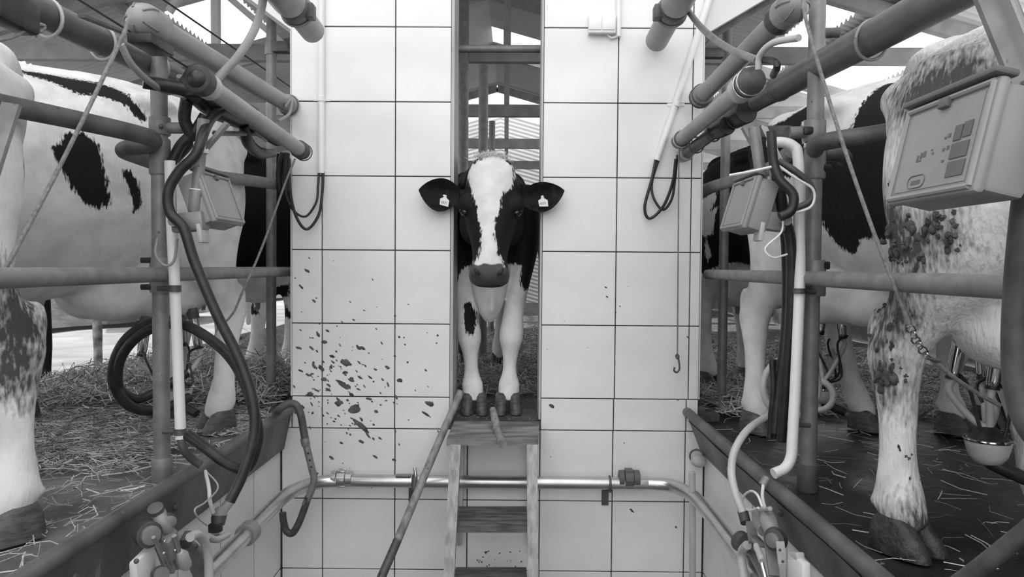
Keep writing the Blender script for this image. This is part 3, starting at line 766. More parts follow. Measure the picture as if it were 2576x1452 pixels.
# photo-plane coordinates of the face (metres across and up at the face's own depth)
def fp(pts, Y): return [(P(px, py, Y).x, P(px, py, Y).z) for px, py in pts]
uw = Xw[:, [0, 2]]
def cow_poly(which, op, pts, Y, y0, y1):
    v = sdf_poly(uw, fp(pts, Y)); mk = (Xw[:, 1] > y0) & (Xw[:, 1] < y1); cur = getattr(C, which)
    if op == '+': setattr(C, which, np.where(mk, np.maximum(cur, v), cur))
    else: setattr(C, which, np.where(mk, np.minimum(cur, -v), cur))
hx = C.poll if False else None
blaze = [(1172, 440), (1170, 420), (1185, 405), (1215, 392), (1240, 380), (1265, 392), (1290, 410), (1294, 440), (1285, 470), (1265, 483), (1259, 505), (1258, 530), (1246, 555), (1243, 580), (1247, 610), (1252, 640), (1266, 655), (1270, 680), (1268, 700),
         (1190, 700), (1188, 665), (1200, 650), (1210, 630), (1212, 590), (1210, 570), (1200, 545), (1197, 515), (1188, 490), (1183, 470)]
cow_poly('patch', '-', blaze, 2.765, 2.3, 2.90)
cow_poly('nose', '+', [(1186, 664), (1200, 668), (1215, 662), (1235, 664), (1262, 662), (1268, 672), (1290, 680), (1290, 720), (1170, 720), (1170, 675)], 2.69, 2.3, 2.82)
cow_poly('patch', '+', [(1160, 655), (1189, 664), (1197, 690), (1200, 712), (1160, 715)], 2.70, 2.3, 2.80)
cow_poly('patch', '+', [(1300, 655), (1271, 664), (1262, 692), (1262, 712), (1300, 715)], 2.70, 2.3, 2.80)
# chest, legs
cow_poly('patch', '-', [(1140, 735), (1150, 690), (1165, 670), (1290, 665), (1313, 670), (1308, 715), (1320, 735), (1345, 725), (1360, 1100), (1100, 1100)], 3.02, 2.86, 5)
cow_poly('patch', '+', [(1160, 770), (1178, 765), (1194, 790), (1194, 820), (1184, 850), (1170, 840), (1164, 815)], 3.02, 2.86, 3.3)
C.done()
# face details
def hp(u, l, n): return C.w(C.head['poll'] + C.ax * (u * C.hl) + C.lat * l + C.nr * n)
hN = (C.o.matrix_basis.to_3x3() @ C.nr).normalized(); hL = (C.o.matrix_basis.to_3x3() @ C.lat).normalized(); hA = (C.o.matrix_basis.to_3x3() @ C.ax).normalized()
if hL.x < 0: hL = -hL
FCN = C.w(C.head['poll'])
def hq(u, l, n): return FCN + hA * (u * C.hl) + hL * l + hN * n
for sx in (-1, 1):
    c = hq(.425, sx * .101, -.046)
    e = MB().sphere(c, (.019, .019, .017), 16, 12).build('eye', M['eye'], C.o)
    pts = [c + hN * .010 + hL * (.021 * math.cos(t)) + hA * (-.016 * math.sin(t) + .004 * sx * math.cos(t)) for t in [math.pi * i / 8 for i in range(9)]]
    tube('eyelid', pts, .0045, M['earin'], C.o, n=8)
    q = hq(.945, sx * .044, .012)
    MB().tube([q - hA * .014 + hL * (sx * .010) + hN * .002, q + hN * .004, q + hA * .012 - hL * (sx * .012) + hN * .001], [.004, .0085, .003], n=10).build('nostril', M['nostril'], C.o)
# tuft of hair on the poll
mb = MB(); r = random.Random(4)
for i in range(1500):
    l = r.gauss(0, .026); b_ = hq(r.uniform(-.045, .02), l, r.uniform(-.05, -.014)); tip = b_ - hA * r.uniform(.004, .016) + hN * r.uniform(.008, .022) + hL * (l * .15 + r.uniform(-.006, .006))
    mb.tube([b_, tip, tip + hA * .006 + hN * .004], [.0006, .0005, .0002], n=3, smooth=False)
mb.build('hair_tuft', M['hairw'], C.o)
# ears: cupped leaves standing out sideways in front of the wall
def ear(base, tip, top, bot, depth=.035):
    """leaf between base and tip; `top`/`bot` give the widest heights; hollow faces the camera"""
    A = tip - base; Ln = A.length; a_ = A.normalized(); upv = (top - bot); upv = (upv - a_ * upv.dot(a_)); hw = upv.length / 2; upv.normalize(); nn_ = a_.cross(upv)
    if nn_.y > 0: nn_ = -nn_
    mid = ((top + bot) / 2 - base).dot(upv)
    nu, nv = 16, 12; v = []; f = []
    def prof(t): return max(.04, math.sin(math.pi * min(1, t ** .62 * .995)) ** .72 if t > .0 else .3)
    for side in (0, 1):
        for i in range(nu + 1):
            t = i / nu; wd = hw * max(.05, (.42 + .58 * math.sin(math.pi * min(1, t / .45) / 2)) if t < .45 else math.cos((t - .45) / .55 * math.pi / 2) ** .72) * 1.04
            for j in range(nv + 1):
                s_ = -1 + 2 * j / nv
                hollow = -depth * (1 - s_ * s_) * math.sin(math.pi * min(1, t * .9 + .12)) - .012 * abs(s_) * 0
                p = base + a_ * (Ln * t) + upv * (mid * math.sin(math.pi * t * .9) + wd * s_) + nn_ * hollow
                if side: p = p - nn_ * (.008 * (1 - s_ * s_) + .002)
                v.append(p)
    n1 = (nu + 1) * (nv + 1)
    for side in (0, 1):
        for i in range(nu):
            for j in range(nv):
                q = (side * n1 + i * (nv + 1) + j, side * n1 + (i + 1) * (nv + 1) + j, side * n1 + (i + 1) * (nv + 1) + j + 1, side * n1 + i * (nv + 1) + j + 1)
                f.append(q if side == 0 else q[::-1])
    bd = [(i, 0) for i in range(nu)] + [(nu, j) for j in range(nv)] + [(nu - i, nv) for i in range(nu)] + [(0, nv - j) for j in range(nv)]
    ix = [i * (nv + 1) + j for i, j in bd]
    for k in range(len(ix)):
        a2, b2 = ix[k], ix[(k + 1) % len(ix)]; f.append((a2, b2, b2 + n1, a2 + n1))
    mb = MB(); mb.add(v, f); mb.tube([base - a_ * .06 - nn_ * .035, base - a_ * .02 - nn_ * .045, base + a_ * .03 - nn_ * .055, base + a_ * .06 - nn_ * .05], [.036, .032, .018, .003], n=12)
    # long hairs inside the ear
    for k in range(170):
        t = random.uniform(.12, .8); s_ = random.choice((-1, 1)) * random.uniform(.55, .95)
        wd = hw * (.42 + .58 * math.sin(math.pi * min(1, t / .45) / 2)) if t < .45 else hw * math.cos((t - .45) / .55 * math.pi / 2) ** .72
        b_ = base + a_ * (Ln * t) + upv * (mid * math.sin(math.pi * t * .9) + wd * s_) + nn_ * (-depth * (1 - s_ * s_))
        mb.tube([b_, b_ + a_ * random.uniform(.004, .014) - upv * (s_ * random.uniform(.002, .014)) + nn_ * .006], [.0010, .0003], n=3, smooth=False)
    return mb.build('ear', M['earin'], C.o)
EYY = 2.875
earL = ear(P(1156, 492, EYY + .03), P(1054, 476, EYY - .01), P(1112, 449, EYY), P(1108, 531, EYY))
earR = ear(P(1312, 500, EYY + .03), P(1419, 478, EYY - .01), P(1372, 456, EYY), P(1376, 530, EYY))
def ear_tag(c, tilt, parent, Y):
    """flag tag with a narrow neck and the number printed on it"""
    pl = [(-.017, -.016), (.018, -.021), (.019, .004), (.007, .013), (.005, .024), (-.004, .025), (-.006, .014), (-.018, .008)]
    ca, sa = math.cos(tilt), math.sin(tilt); pl = [(x * ca - z * sa, x * sa + z * ca) for x, z in pl]
    ctr = P(c[0], c[1], Y); n = len(pl)
    v = [(ctr.x + x, ctr.y - .001, ctr.z + z) for x, z in pl] + [(ctr.x + x, ctr.y + .001, ctr.z + z) for x, z in pl]
    f = [tuple(range(n))[::-1], tuple(range(n, 2 * n))] + [(i, (i + 1) % n, (i + 1) % n + n, i + n) for i in range(n)]
    mi = [0] * len(f)
    cu = bpy.data.curves.new('num', 'FONT'); cu.body = '0331'; cu.size = .0125; cu.align_x = 'CENTER'; cu.align_y = 'CENTER'; cu.extrude = .0002
    to = bpy.data.objects.new('num', cu); COL.objects.link(to); bpy.context.view_layer.update()
    tm = bpy.data.meshes.new_from_object(to.evaluated_get(bpy.context.evaluated_depsgraph_get())); bpy.data.objects.remove(to)
    o = len(v)
    for q in tm.vertices:
        x, z = q.co.x, q.co.y - .006; v.append((ctr.x + x * ca - z * sa, ctr.y - .0014 - q.co.z, ctr.z + x * sa + z * ca))
    for q in tm.polygons: f.append(tuple(i + o for i in q.vertices)); mi.append(1)
    ob = obj('ear_tag', v, f, None, parent, False, [M['tag'], M['print']], mi); ob['label'] = 'pale plastic ear tag with a printed number'
    tube('tag_stud', [P(c[0] - 1, c[1] - 14, Y - .004), P(c[0] - 1, c[1] - 14, Y + .012)], .004, M['tag'], parent, n=10)
ear_tag((1118, 506), -.12, earL, 2.868)
ear_tag((1366, 508), .16, earR, 2.868)
# whiskers are left out; a far cow crossing the passage behind
FCW = Cow('cow', 'dark cow with white legs far behind in the passage', (P(1352, 900, 5.5).x + .15, 5.6), Vector((.9, .35)), None, voxel=.02, teats=False)
FCW.patch[:] = .5
FCW.sub('patch', [(-.3, -.1), (2, -.1), (2, .42), (-.3, .5)], [0, 2]); FCW.done()

# clods of manure stuck in the coat of the shaggy cow
from mathutils.bvhtree import BVHTree
bm = bmesh.new(); bm.from_mesh(R1.me); bvh = BVHTree.FromBMesh(bm); bm.free()
mb = MB(); r = random.Random(11); c0 = R1.inv @ CAM
def clod(px, py, rad):
    d = (R1.inv.to_3x3() @ ray(px, py)).normalized(); h = bvh.ray_cast(c0, d)
    if h[0] is None: return
    p = R1.w(h[0] - h[1] * rad * .35); [mb.sphere(p + Vector((r.gauss(0, rad * .5), r.gauss(0, rad * .25), r.gauss(0, rad * .6))), (rad * r.uniform(.35, .8), rad * r.uniform(.3, .6), rad * r.uniform(.3, .9)), 7, 5) for _ in range(3)]
for px, py, sp, n_, rad in ((2240, 500, 18, 12, .011), (2310, 580, 32, 26, .012), (2250, 620, 26, 30, .014), (2240, 670, 25, 16, .012), (2370, 565, 26, 20, .012), (2300, 680, 20, 8, .010), (2240, 790, 22, 14, .010), (2240, 950, 22, 26, .012), (2230, 880, 16, 10, .010), (2300, 1040, 30, 8, .004), (2290, 1150, 28, 14, .004)):
    for i in range(int(n_ * .7)): clod(r.gauss(px, sp), r.gauss(py, sp), rad * r.uniform(.55, 1.15))
for q_ in mb.v: q_ += Vector((r.uniform(-1, 1), r.uniform(-1, 1), r.uniform(-1, 1))) * .0016
tag(mb.build('manure_clods', M['clod'], R1.o), 'dried manure clods stuck in the coat', kind='stuff')
# ================================================================== PIPEWORK
def along(a_, b_, t): return lerp(a_, b_, t)
def collar(name, c, d, r, l, mat, parent, r2=None):
    d = Vector(d).normalized(); r2 = r2 or r
    return tube(name, [c - d * l / 2, c - d * l * .45, c + d * l * .45, c + d * l / 2], [r * .93, r, r2, r2 * .93], mat, parent, n=20, smooth=False)
def pipe_thing(name, label, cat, a_, b_, r, mat, group=None):
    t = thing(name, label, cat, a_, group); tube('pipe', [a_, b_], r, mat, t, n=24, smooth=False); return t, (b_ - a_).normalized()
def cap_dome(name, c, d, r, l, mat, parent):
    d = Vector(d).normalized(); pts = [c]; rr = [r]
    for i in range(1, 7): q = i / 6 * math.pi / 2; pts.append(c + d * (l * math.sin(q))); rr.append(max(r * math.cos(q), .0005))
    return tube(name, pts, rr, mat, parent, n=20, smooth=False)
def strap_clamp(c, d, r, parent, mat='rub', w=.03, bolt=True):
    """rubber coupling with two wire bands"""
    d = Vector(d).normalized(); collar('coupling', c, d, r * 1.22, w * 2, M[mat], parent)
    for q in (-1, 1): ring('wire_band', c + d * (q * w * .55), d, r * 1.24, .0022, M['galv'], parent)
    if bolt: MB().box(c + Vector((0, 0, -r * 1.3)), (.012, .02, .018), None, .002).build('clamp_lug', M['galvd'], parent)

# ---- left row of pipes over the kerb
a_, b_ = PX(60, 10, -1.05), PX(430, 190, -1.05); dd = (b_ - a_).normalized()
A_L, dA = pipe_thing('vacuum_pipe', 'thick dark grey pipe with wire loops, outermost above the left kerb', 'pipe', a_ - dd * 1.3, Vector((b_.x, 2.86, b_.z + (2.86 - b_.y) * dd.z / dd.y)), .034, M['piped'])
for px, py in ((120, 45), (258, 108), (395, 172)):
    c = PX(px, py, -1.05); ring('wire_loop', c, dA + Vector((.25, 0, .1)), .040, .0042, M['clear'], A_L)
box('rubber_pad', PX(25, 25, -1.0), (.05, .12, .07), M['rub'], A_L, bev=.012)
tube('twine', [PX(-20, 105, -.99), PX(40, 90, -.99), PX(85, 62, -.985), PX(112, 66, -.985), PX(100, 80, -.985), PX(80, 70, -.985)], .004, M['rope'], A_L, n=8)
tube('twine', [PX(88, 70, -.985), PX(92, 95, -.985)], .0022, M['rope'], A_L, n=6)
a_, b_ = PX(380, 62, -.925), PX(722, 262, -.925)
B_L, dB = pipe_thing('milk_pipe', 'pale grey pipe with a domed end coupling, upper one above the left kerb', 'pipe', a_, b_, .031, M['pipe'])
collar('coupling', a_ + dB * .0, dB, .043, .07, M['pipe'], B_L); cap_dome('end_dome', a_ - dB * .03, -dB, .042, .05, M['pipe'], B_L)
for k in range(5):
    q = frame_of(dB); an = k * 1.26; u = q @ Vector((math.cos(an), math.sin(an), 0))
    tube('rib', [a_ - dB * (.03 + .05 * math.sin(g_)) + u * (.0425 * math.cos(g_)) for g_ in (0, .35, .7, 1.05)], .003, M['galv'], B_L, n=6)
MB().box(a_ + dB * .0 + Vector((.0, .0, -.05)), (.06, .12, .025), Matrix.Rotation(.0, 3, 'X'), .004).build('clamp', M['rub'], B_L)
MB().tube([PX(205, 40, -.93), PX(312, 82, -.93)], .012, n=4, smooth=False, flat=.35).build('support_strip', M['galvd'], B_L, smooth=False)
collar('coupling', b_ + dB * .01, dB, .038, .06, M['pipe'], B_L); cap_dome('end_cap', b_ + dB * .04, dB, .034, .02, M['pipe'], B_L)
ring('wire_loop', b_ + dB * .02, dB, .041, .003, M['galv'], B_L)
a_, b_ = PX(505, 205, -.80), PX(752, 375, -.80)
C_L, dC = pipe_thing('milk_pipe', 'pale grey pipe with a black rubber near end, lowest above the left kerb', 'pipe', a_, b_, .0255, M['pipe'])
collar('coupling', a_ + dC * .035, dC, .033, .05, M['jamb'], C_L); cap_dome('rubber_cap', a_ + dC * .01, -dC, .033, .05, M['rub'], C_L); collar('rubber_sleeve', a_ - dC * .005, dC, .036, .04, M['rub'], C_L)
collar('coupling', b_ + dC * .02, dC, .030, .06, M['galvd'], C_L); cap_dome('end_cap', b_ + dC * .05, dC, .027, .02, M['pipe'], C_L)
for t in (0, .03, .06): ring('wire_band', b_ + dC * t, dC, .031, .0022, M['galvd'], C_L)
# dark manifold under it
m = thing('rubber_manifold', 'black rubber manifold clamped under the left milk pipes', 'manifold', PX(560, 270, -.86))
tube('body', [PX(478, 210, -.88), PX(540, 262, -.87), PX(640, 310, -.86), PX(700, 352, -.85)], [.034, .042, .036, .024], M['rub'], m, n=16)
tube('elbow', [PX(500, 250, -.87), PX(460, 225, -.90), PX(360, 205, -.98)], .018, M['rub'], m, n=14)
tube('outlet', [PX(612, 315, -.85), PX(625, 360, -.86), PX(655, 385, -.88), PX(688, 385, -.90)], [.016, .019, .019, .014], M['rub'], m, n=14)
for px, py in ((700, 330), (640, 330)): tube('lever', [PX(px, py, -.83), PX(px + 30, py + 25, -.82)], .004, M['galv'], m, n=8)
tube('bracket', [PX(540, 335, -.84), PX(690, 338, -.86)], .008, M['galvd'], m, n=6)
# ---- right row
a_, b_ = PX(2400, -18, .84), PX(1960, 222, .84); dd = (b_ - a_).normalized()
A_R, dA = pipe_thing('vacuum_pipe', 'thick dark grey pipe with a wire loop, outermost above the right kerb', 'pipe', a_ - dd * 1.0, b_, .040, M['piped'])
ring('wire_loop', PX(2195, 100, .84), dA + Vector((-.25, 0, .15)), .046, .004, M['pipe'], A_R)
collar('reducer', b_ + dA * .01, dA, .043, .04, M['piped'], A_R, .040)
tube('reduced_pipe', [b_, PX(1895, 262, .80), PX(1800, 330, .715), PX(1728, 385, .665)], [.038, .030, .024, .022], M['piped'], A_R, n=18)
for px, py, X in ((1850, 300, .757), (1795, 335, .71), (1752, 365, .68)): ring('wire_band', PX(px, py, X), dA + Vector((-.2, 0, 0)), .030, .003, M['galvd'], A_R)
collar('rubber_sleeve', PX(1862, 288, .765), Vector((-.14, .9, 0)), .040, .10, M['rub'], A_R); collar('rubber_sleeve', PX(1815, 322, .725), Vector((-.14, .9, 0)), .033, .10, M['rub'], A_R)
collar('end_cap', PX(1722, 390, .66), Vector((-.14, .9, 0)), .027, .05, M['pipe'], A_R)
a_, b_ = PX(1962, 48, .715), PX(1768, 238, .715)
B_R, dB = pipe_thing('milk_pipe', 'pale grey pipe with a ribbed dome end, upper one above the right kerb', 'pipe', a_, b_, .031, M['pipe'])
collar('coupling', a_ - dB * .02, dB, .041, .05, M['rub'], B_R); collar('coupling', a_ - dB * .06, dB, .043, .05, M['pipe'], B_R); cap_dome('end_dome', a_ - dB * .085, -dB, .042, .05, M['pipe'], B_R)
for k in range(6):
    q = frame_of(dB); an = k * 1.047; u = q @ Vector((math.cos(an), math.sin(an), 0)); c = a_ - dB * .085
    tube('rib', [c - dB * (.05 * math.sin(g_)) + u * (.0425 * math.cos(g_)) for g_ in (0, .35, .7, 1.05)], .003, M['galv'], B_R, n=6)
ring('wire_band', a_ + dB * .01, dB, .037, .005, M['galvd'], B_R)
collar('coupling', b_ + dB * .02, dB, .040, .07, M['pipe'], B_R); cap_dome('end_cap', b_ + dB * .055, dB, .036, .02, M['pipe'], B_R)
for t in (.0, .045): ring('wire_band', b_ + dB * t, dB, .041, .003, M['galvd'], B_R)
a_, b_ = PX(1868, 222, .64), PX(1712, 352, .64)
C_R, dC = pipe_thing('milk_pipe', 'pale grey pipe ending in a muddy clamped joint, lowest above the right kerb', 'pipe', a_, b_, .0265, M['pipe'])
collar('coupling', a_ - dC * .0, dC, .038, .06, M['jamb'], C_R); collar('rubber_sleeve', a_ - dC * .055, dC, .037, .07, M['piped'], C_R); cap_dome('end_dome', a_ - dC * .085, -dC, .035, .035, M['galvd'], C_R)
for t in (-.04, -.075): ring('wire_band', a_ + dC * t, dC, .039, .0028, M['stain'], C_R)
collar('coupling', b_ + dC * .0, dC, .031, .06, M['galvd'], C_R); ring('wire_band', b_ - dC * .02, dC, .033, .003, M['jamb'], C_R)
MB().tube([PX(1712, 352, .64), PX(1690, 345, .635), PX(1682, 352, .63)], .006, n=6).build('clamp_lug', M['galvd'], C_R)
# ---- short open pipe ends overhead
for sx, c_, e_, X, lab in ((-1, (742, 22), (786, 78), -.765, 'blunt grey pipe stub with a strap, overhead near the vertical conduit'), (1, (1692, 25), (1652, 102), .545, 'blunt grey pipe stub with a strap, overhead near the slanting conduit')):
    a_, b_ = PX(*c_, X), PX(*e_, X); dd = (b_ - a_).normalized()
    t, d_ = pipe_thing('pipe_stub', lab, 'pipe', a_ - dd * 1.0, b_, .044, M['pipe'], None)
    cap_dome('end_cap', b_, d_, .044, .012, M['pipe'], t); collar('strap', a_ + d_ * .0, d_, .052, .09, M['piped'], t); ring('wire_band', a_ + d_ * .02, d_, .054, .004, M['galv'], t)
    MB().box(a_ + Vector((-sx * .052, 0, -.01)), (.03, .05, .05), None, .005).build('strap_buckle', M['galvd'], t)
    collar('wide_pipe', a_ - d_ * .3, d_, .055, .5, M['pipe'], t)
# hoses dropping from above to the pipes
tag(tube('rubber_hose', [PX(668, -60, -.80), PX(660, 10, -.80), PX(640, 75, -.80), PX(600, 140, -.83), PX(556, 188, -.87), PX(528, 218, -.885)], .0125, M['pipe'], n=14), 'grey hose bending down onto the left milk pipes', 'hose')
tag(tube('rubber_hose', [PX(1700, -50, .60), PX(1722, 10, .60), PX(1765, 70, .60), PX(1830, 120, .61), PX(1905, 152, .62)], .0105, M['galv'], n=14), 'speckled grey hose sagging from the right pipe stub', 'hose')
tag(tube('rubber_hose', [PX(1896, 150, .62), PX(1940, 152, .63), PX(1955, 165, .63), PX(1945, 190, .64)], .009, M['rub'], n=12), 'short black hose elbow at the end of the speckled hose', 'hose')
tag(tube('rubber_hose', [PX(1908, 175, .615), PX(1912, 140, .615), PX(1945, 108, .63), PX(2010, 95, .66)], .0085, M['clear'], n=12), 'pale milky hose arching from the right pipe end cap', 'hose')
tag(tube('rubber_hose', [PX(305, 112, -.96), PX(330, 160, -.955), PX(375, 205, -.95), PX(425, 232, -.945), PX(452, 215, -.94), PX(452, 192, -.93)], .0085, M['pipe'], n=12), 'pale grey hose looped under the thick left pipe', 'hose')
tag(tube('rubber_hose', [PX(715, 270, -.90), PX(733, 250, -.89), PX(728, 285, -.88), PX(700, 305, -.885)], .006, M['pipe'], n=10), 'thin pale hose curled at the far end of the left pipes', 'hose')

# ================================================================== POSTS AND RAILS
def post(label, x, y, z0_, z1, r, mat='galv', lean=(0, 0), group=None):
    t = thing('fence_post', label, 'post', (x, y, z0_), group)
    tube('tube', [(x, y, z0_), (x + lean[0], y + lean[1], z1)], r, M[mat], t, n=20, smooth=False); return t
bl = PZ(408, 1212, 0); tl = P(400, 240, bl.y)
pl = post('thick grey steel post standing behind the left kerb, clamped to the rails', bl.x, bl.y, -.02, tl.z + .12, .0225, lean=((tl.x - bl.x) * 1.0, 0))
def on_post(py, px=402): return P(px, py, bl.y)
collar('base_sleeve', Vector((bl.x, bl.y, .03)), EZ, .028, .08, M['galv'], pl)
for py, h_ in ((318, .05), (395, .10)): collar('clamp_sleeve', on_post(py), EZ, .0285, h_, M['galv'], pl)
tube('side_stub', [on_post(322) + Vector((.02, 0, 0)), on_post(322, 462)], .016, M['galv'], pl, n=16, smooth=False)
MB().sphere(on_post(323, 418) + Vector((0, -.03, 0)), .007, 8, 6).build('bolt', M['galvd'], pl)
collar('clamp_sleeve', on_post(692, 405), EZ, .030, .10, M['galv'], pl)
for py in (655, 722): MB().box(on_post(py, 385), (.05, .05, .016), None, .004).build('clamp_lug', M['rub'], pl)
br = PZ(2032, 1228, 0); tr = P(2052, 240, br.y)
pr = post('thick grey steel post standing behind the right kerb, clamped to the rails', br.x, br.y, -.02, tr.z + .42, .0225, lean=((tr.x - br.x) * 1.25, 0))
def on_pr(py, px=2048): return P(px, py, br.y)
collar('base_sleeve', Vector((br.x, br.y, .03)), EZ, .029, .08, M['galvd'], pr)
for py, h_ in ((330, .06), (410, .09), (700, .10)): collar('clamp_sleeve', on_pr(py, 2050), EZ, .029, h_, M['galv'], pr)
tube('side_stub', [on_pr(332, 2030), on_pr(334, 1985)], .017, M['galv'], pr, n=16, smooth=False)
tube('arm', [on_pr(85, 2040), on_pr(82, 2110)], .014, M['galvd'], pr, n=10, smooth=False)
for px, py in ((2065, 668), (2068, 425), (2030, 332)): MB().box(on_pr(py, px), (.035, .05, .022), None, .005).build('clamp_lug', M['rub'], pr)
# thin posts just behind the ends of the tiled wall
p0, p1 = P(682, 962, 3.18), P(683, 30, 3.18)
t = post('thin grey post tied to the left end of the tiled wall', p0.x, p0.y, 0, p1.z + .25, .0215, lean=(p1.x - p0.x, 0))
box('wall_bracket', P(708, 120, 3.16), (.07, .05, .045), M['galvd'], t, bev=.004); collar('clamp_sleeve', P(682, 122, 3.18), EZ, .026, .06, M['galv'], t)
p0, p1 = P(1815, 1000, 3.22), P(1830, 60, 3.22)
t = post('thin dirty post beside the right end of the tiled wall', p0.x, p0.y, 0, p1.z + .25, .0205, lean=(p1.x - p0.x, 0))
box('wall_bracket', P(1790, 135, 3.12), (.10, .04, .04), M['galvd'], t, bev=.004)
# posts seen through the opening
for px, Y, top, r, lab in ((1162, 4.95, -40, .036, 'tall grey post just inside the opening'), (1212, 4.75, 165, .031, 'middle grey post with cut top, behind the opening'), (1234, 6.6, 305, .028, 'farthest short grey post behind the opening')):
    q = P(px, 900, Y); tp = P(px - 1, top, Y); post(lab, q.x, q.y, 0, tp.z, r)
a_, b_ = P(1146, 123, 3.20), P(1364, 123, 3.20)
tag(tube('cross_bar', [a_, b_], .0165, M['galv'], n=16, smooth=False), 'scuffed steel bar across the top of the opening', 'bar')

# rails
zl = PX(250, 693, -1.02).z; zr = PX(2300, 712, br.x - .03).z
def straight_rail(label, X, Y0, Y1, z, r):
    t = thing('rail', label, 'rail', (X, Y0, z)); tube('tube', [(X, Y0, z), (X, Y1, z)], r, M['galv'], t, n=20, smooth=False)
    MB().tube([(X, Y1, z), (X, Y1 + .012, z)], [r, r * .7], n=20, smooth=False).build('end_plug', M['galvd'], t); return t
straight_rail('low straight rail running along the left platform', bl.x + .025, -.6, 3.16, zl, .0205)
straight_rail('low straight rail running along the right platform', br.x - .03, -.6, 3.02, zr, .0205)
zz = .955
def zig(label, pts, r=.0225, z=zz, dz=None):
    q = [PZ(px, py, z) for px, py in pts]
    return tag(tube('rump_rail', q, r, M['galvd'], n=18, sub=6), label, 'rail')
l1 = [PZ(-330, 190, .955), PZ(-20, 258, .955), PZ(190, 302, .955), PZ(345, 337, .955)]
zl_pts = l1 + [PZ(385, 352, .952), PZ(372, 366, .945), PZ(325, 372, .94), PZ(312, 380, .94), PZ(345, 394, .94), PZ(388, 410, .94)]
tag(tube('rump_rail', zl_pts, .0225, M['galvd'], n=18, sub=6), 'bent zigzag rump rail doubling back at the left post', 'rail')
r1 = [PZ(2700, 225, .955), PZ(2420, 290, .955), PZ(2230, 333, .955), PZ(2100, 352, .955), PZ(2052, 366, .95), PZ(2060, 385, .945), PZ(2110, 388, .94), PZ(2125, 400, .94)]
tag(tube('rump_rail', r1, .0225, M['galvd'], n=18, sub=6), 'bent rump rail rounding the right post', 'rail')
q = [P(500, 438, 2.35), P(560, 447, 2.5), P(640, 456, 2.75), P(728, 470, 3.05)]
tag(tube('rump_rail', q, .0215, M['galv'], n=18), 'far end of the rump rail behind the small left meter box', 'rail')
q = [P(1770, 480, 3.05), P(1800, 468, 2.95), P(1870, 447, 2.6), P(1935, 425, 2.3), P(1990, 380, 2.15)]
tag(tube('rump_rail', q, [.026, .024, .0215, .0215, .0215], M['galv'], n=18), 'far end of the rump rail behind the small right meter box', 'rail')
q = [on_pr(332, 1988), P(1900, 330, 2.4)]
tag(tube('cross_bar', q, .0175, M['galvd'], n=16, smooth=False), 'dark crossbar stub running from the right post to the pipes', 'bar')

# ================================================================== WHITE PLASTIC PIPES
wl = [P(427, 405, 1.99), P(432, 560, 1.99), P(443, 800, 1.985), P(455, 1104, 1.98)]
t = thing('plastic_pipe', 'white plastic pipe strapped to the left post', 'pipe', wl[-1])
tube('pipe', wl, .0145, M['pvc'], t, n=18)
for py, px in ((726, 440), (1086, 453)):
    c = P(px, py, 1.98); collar('strap', c, EZ, .0165, .018, M['galvd'], t); tube('strap_arm', [c, P(px - 42, py, 2.0)], .007, M['galvd'], t, n=8)
tag(tube('rubber_hose', [P(455, 1100, 1.98), P(462, 1130, 1.98), P(480, 1152, 1.99), P(505, 1170, 2.0)], .0115, M['rubg'], n=14), 'short grey hose curving out of the left white pipe', 'hose')
wr_ = [P(1932, 362, 1.99), P(1965, 358, 1.99), P(1995, 368, 1.985), P(2008, 400, 1.98), P(2010, 560, 1.98), P(2012, 700, 1.975), P(2002, 950, 1.96), P(1994, 1100, 1.95), P(1990, 1150, 1.945), P(1975, 1178, 1.94), P(1946, 1192, 1.93)]
t = thing('plastic_pipe', 'long white plastic pipe bent at both ends beside the right post', 'pipe', wr_[-1])
tube('pipe', wr_, .0145, M['pvc'], t, n=18)
for py, px in ((732, 2010), (1068, 1996)):
    c = P(px, py, 1.965); collar('strap', c, EZ, .0165, .014, M['galvd'], t); tube('strap_arm', [c, P(px + 40, py + 3, 1.99)], .007, M['galvd'], t, n=8)

# ================================================================== HOSES AT THE STALLS
def hose(label, pts, r, mat='rub', cat='hose', n=14, name='rubber_hose'):
    return tag(tube(name, [P(*p) if len(p) == 3 else p for p in pts], r, M[mat], n=n, sub=8), label, cat)
hose('black hose bulging in front of the left post and dropping into the pit', [(560, 272, 2.08), (530, 300, 1.98), (510, 340, 1.90), (492, 390, 1.88), (452, 430, 1.88), (424, 480, 1.88), (428, 535, 1.88), (462, 575, 1.88), (490, 660, 1.88), (545, 790, 1.88), (600, 900, 1.88), (634, 1000, 1.87), (640, 1090, 1.86), (612, 1190, 1.84), (578, 1262, 1.82)], .0135)
hose('black hose hanging from the manifold behind the left post', [(470, 250, 1.98), (464, 300, 2.0), (480, 340, 2.02), (470, 365, 2.04), (438, 400, 2.06)], .0165)
hose('short black hose crossing behind the left support arm', [(515, 290, 2.02), (490, 330, 2.02), (455, 365, 2.02), (432, 410, 2.02)], .0145)
lp = [(475, 1000, 2.42), (400, 1032, 2.30), (325, 1020, 2.22), (284, 950, 2.18), (310, 865, 2.16), (380, 812, 2.14), (460, 806, 2.12)]
hose('outer black milk hose coiled in a wide ring under the patched cow', lp, .0165)
lp = [(470, 940, 2.40), (420, 968, 2.34), (350, 1004, 2.26), (300, 975, 2.2), (305, 900, 2.15), (360, 838, 2.1), (450, 815, 2.05), (540, 862, 1.99), (600, 930, 1.93), (640, 1040, 1.89), (648, 1110, 1.88), (620, 1178, 1.88), (570, 1165, 1.90), (515, 1125, 1.92), (472, 1095, 1.95)]
hose('inner black milk hose from the coil sweeping over the left kerb', lp, .0145)
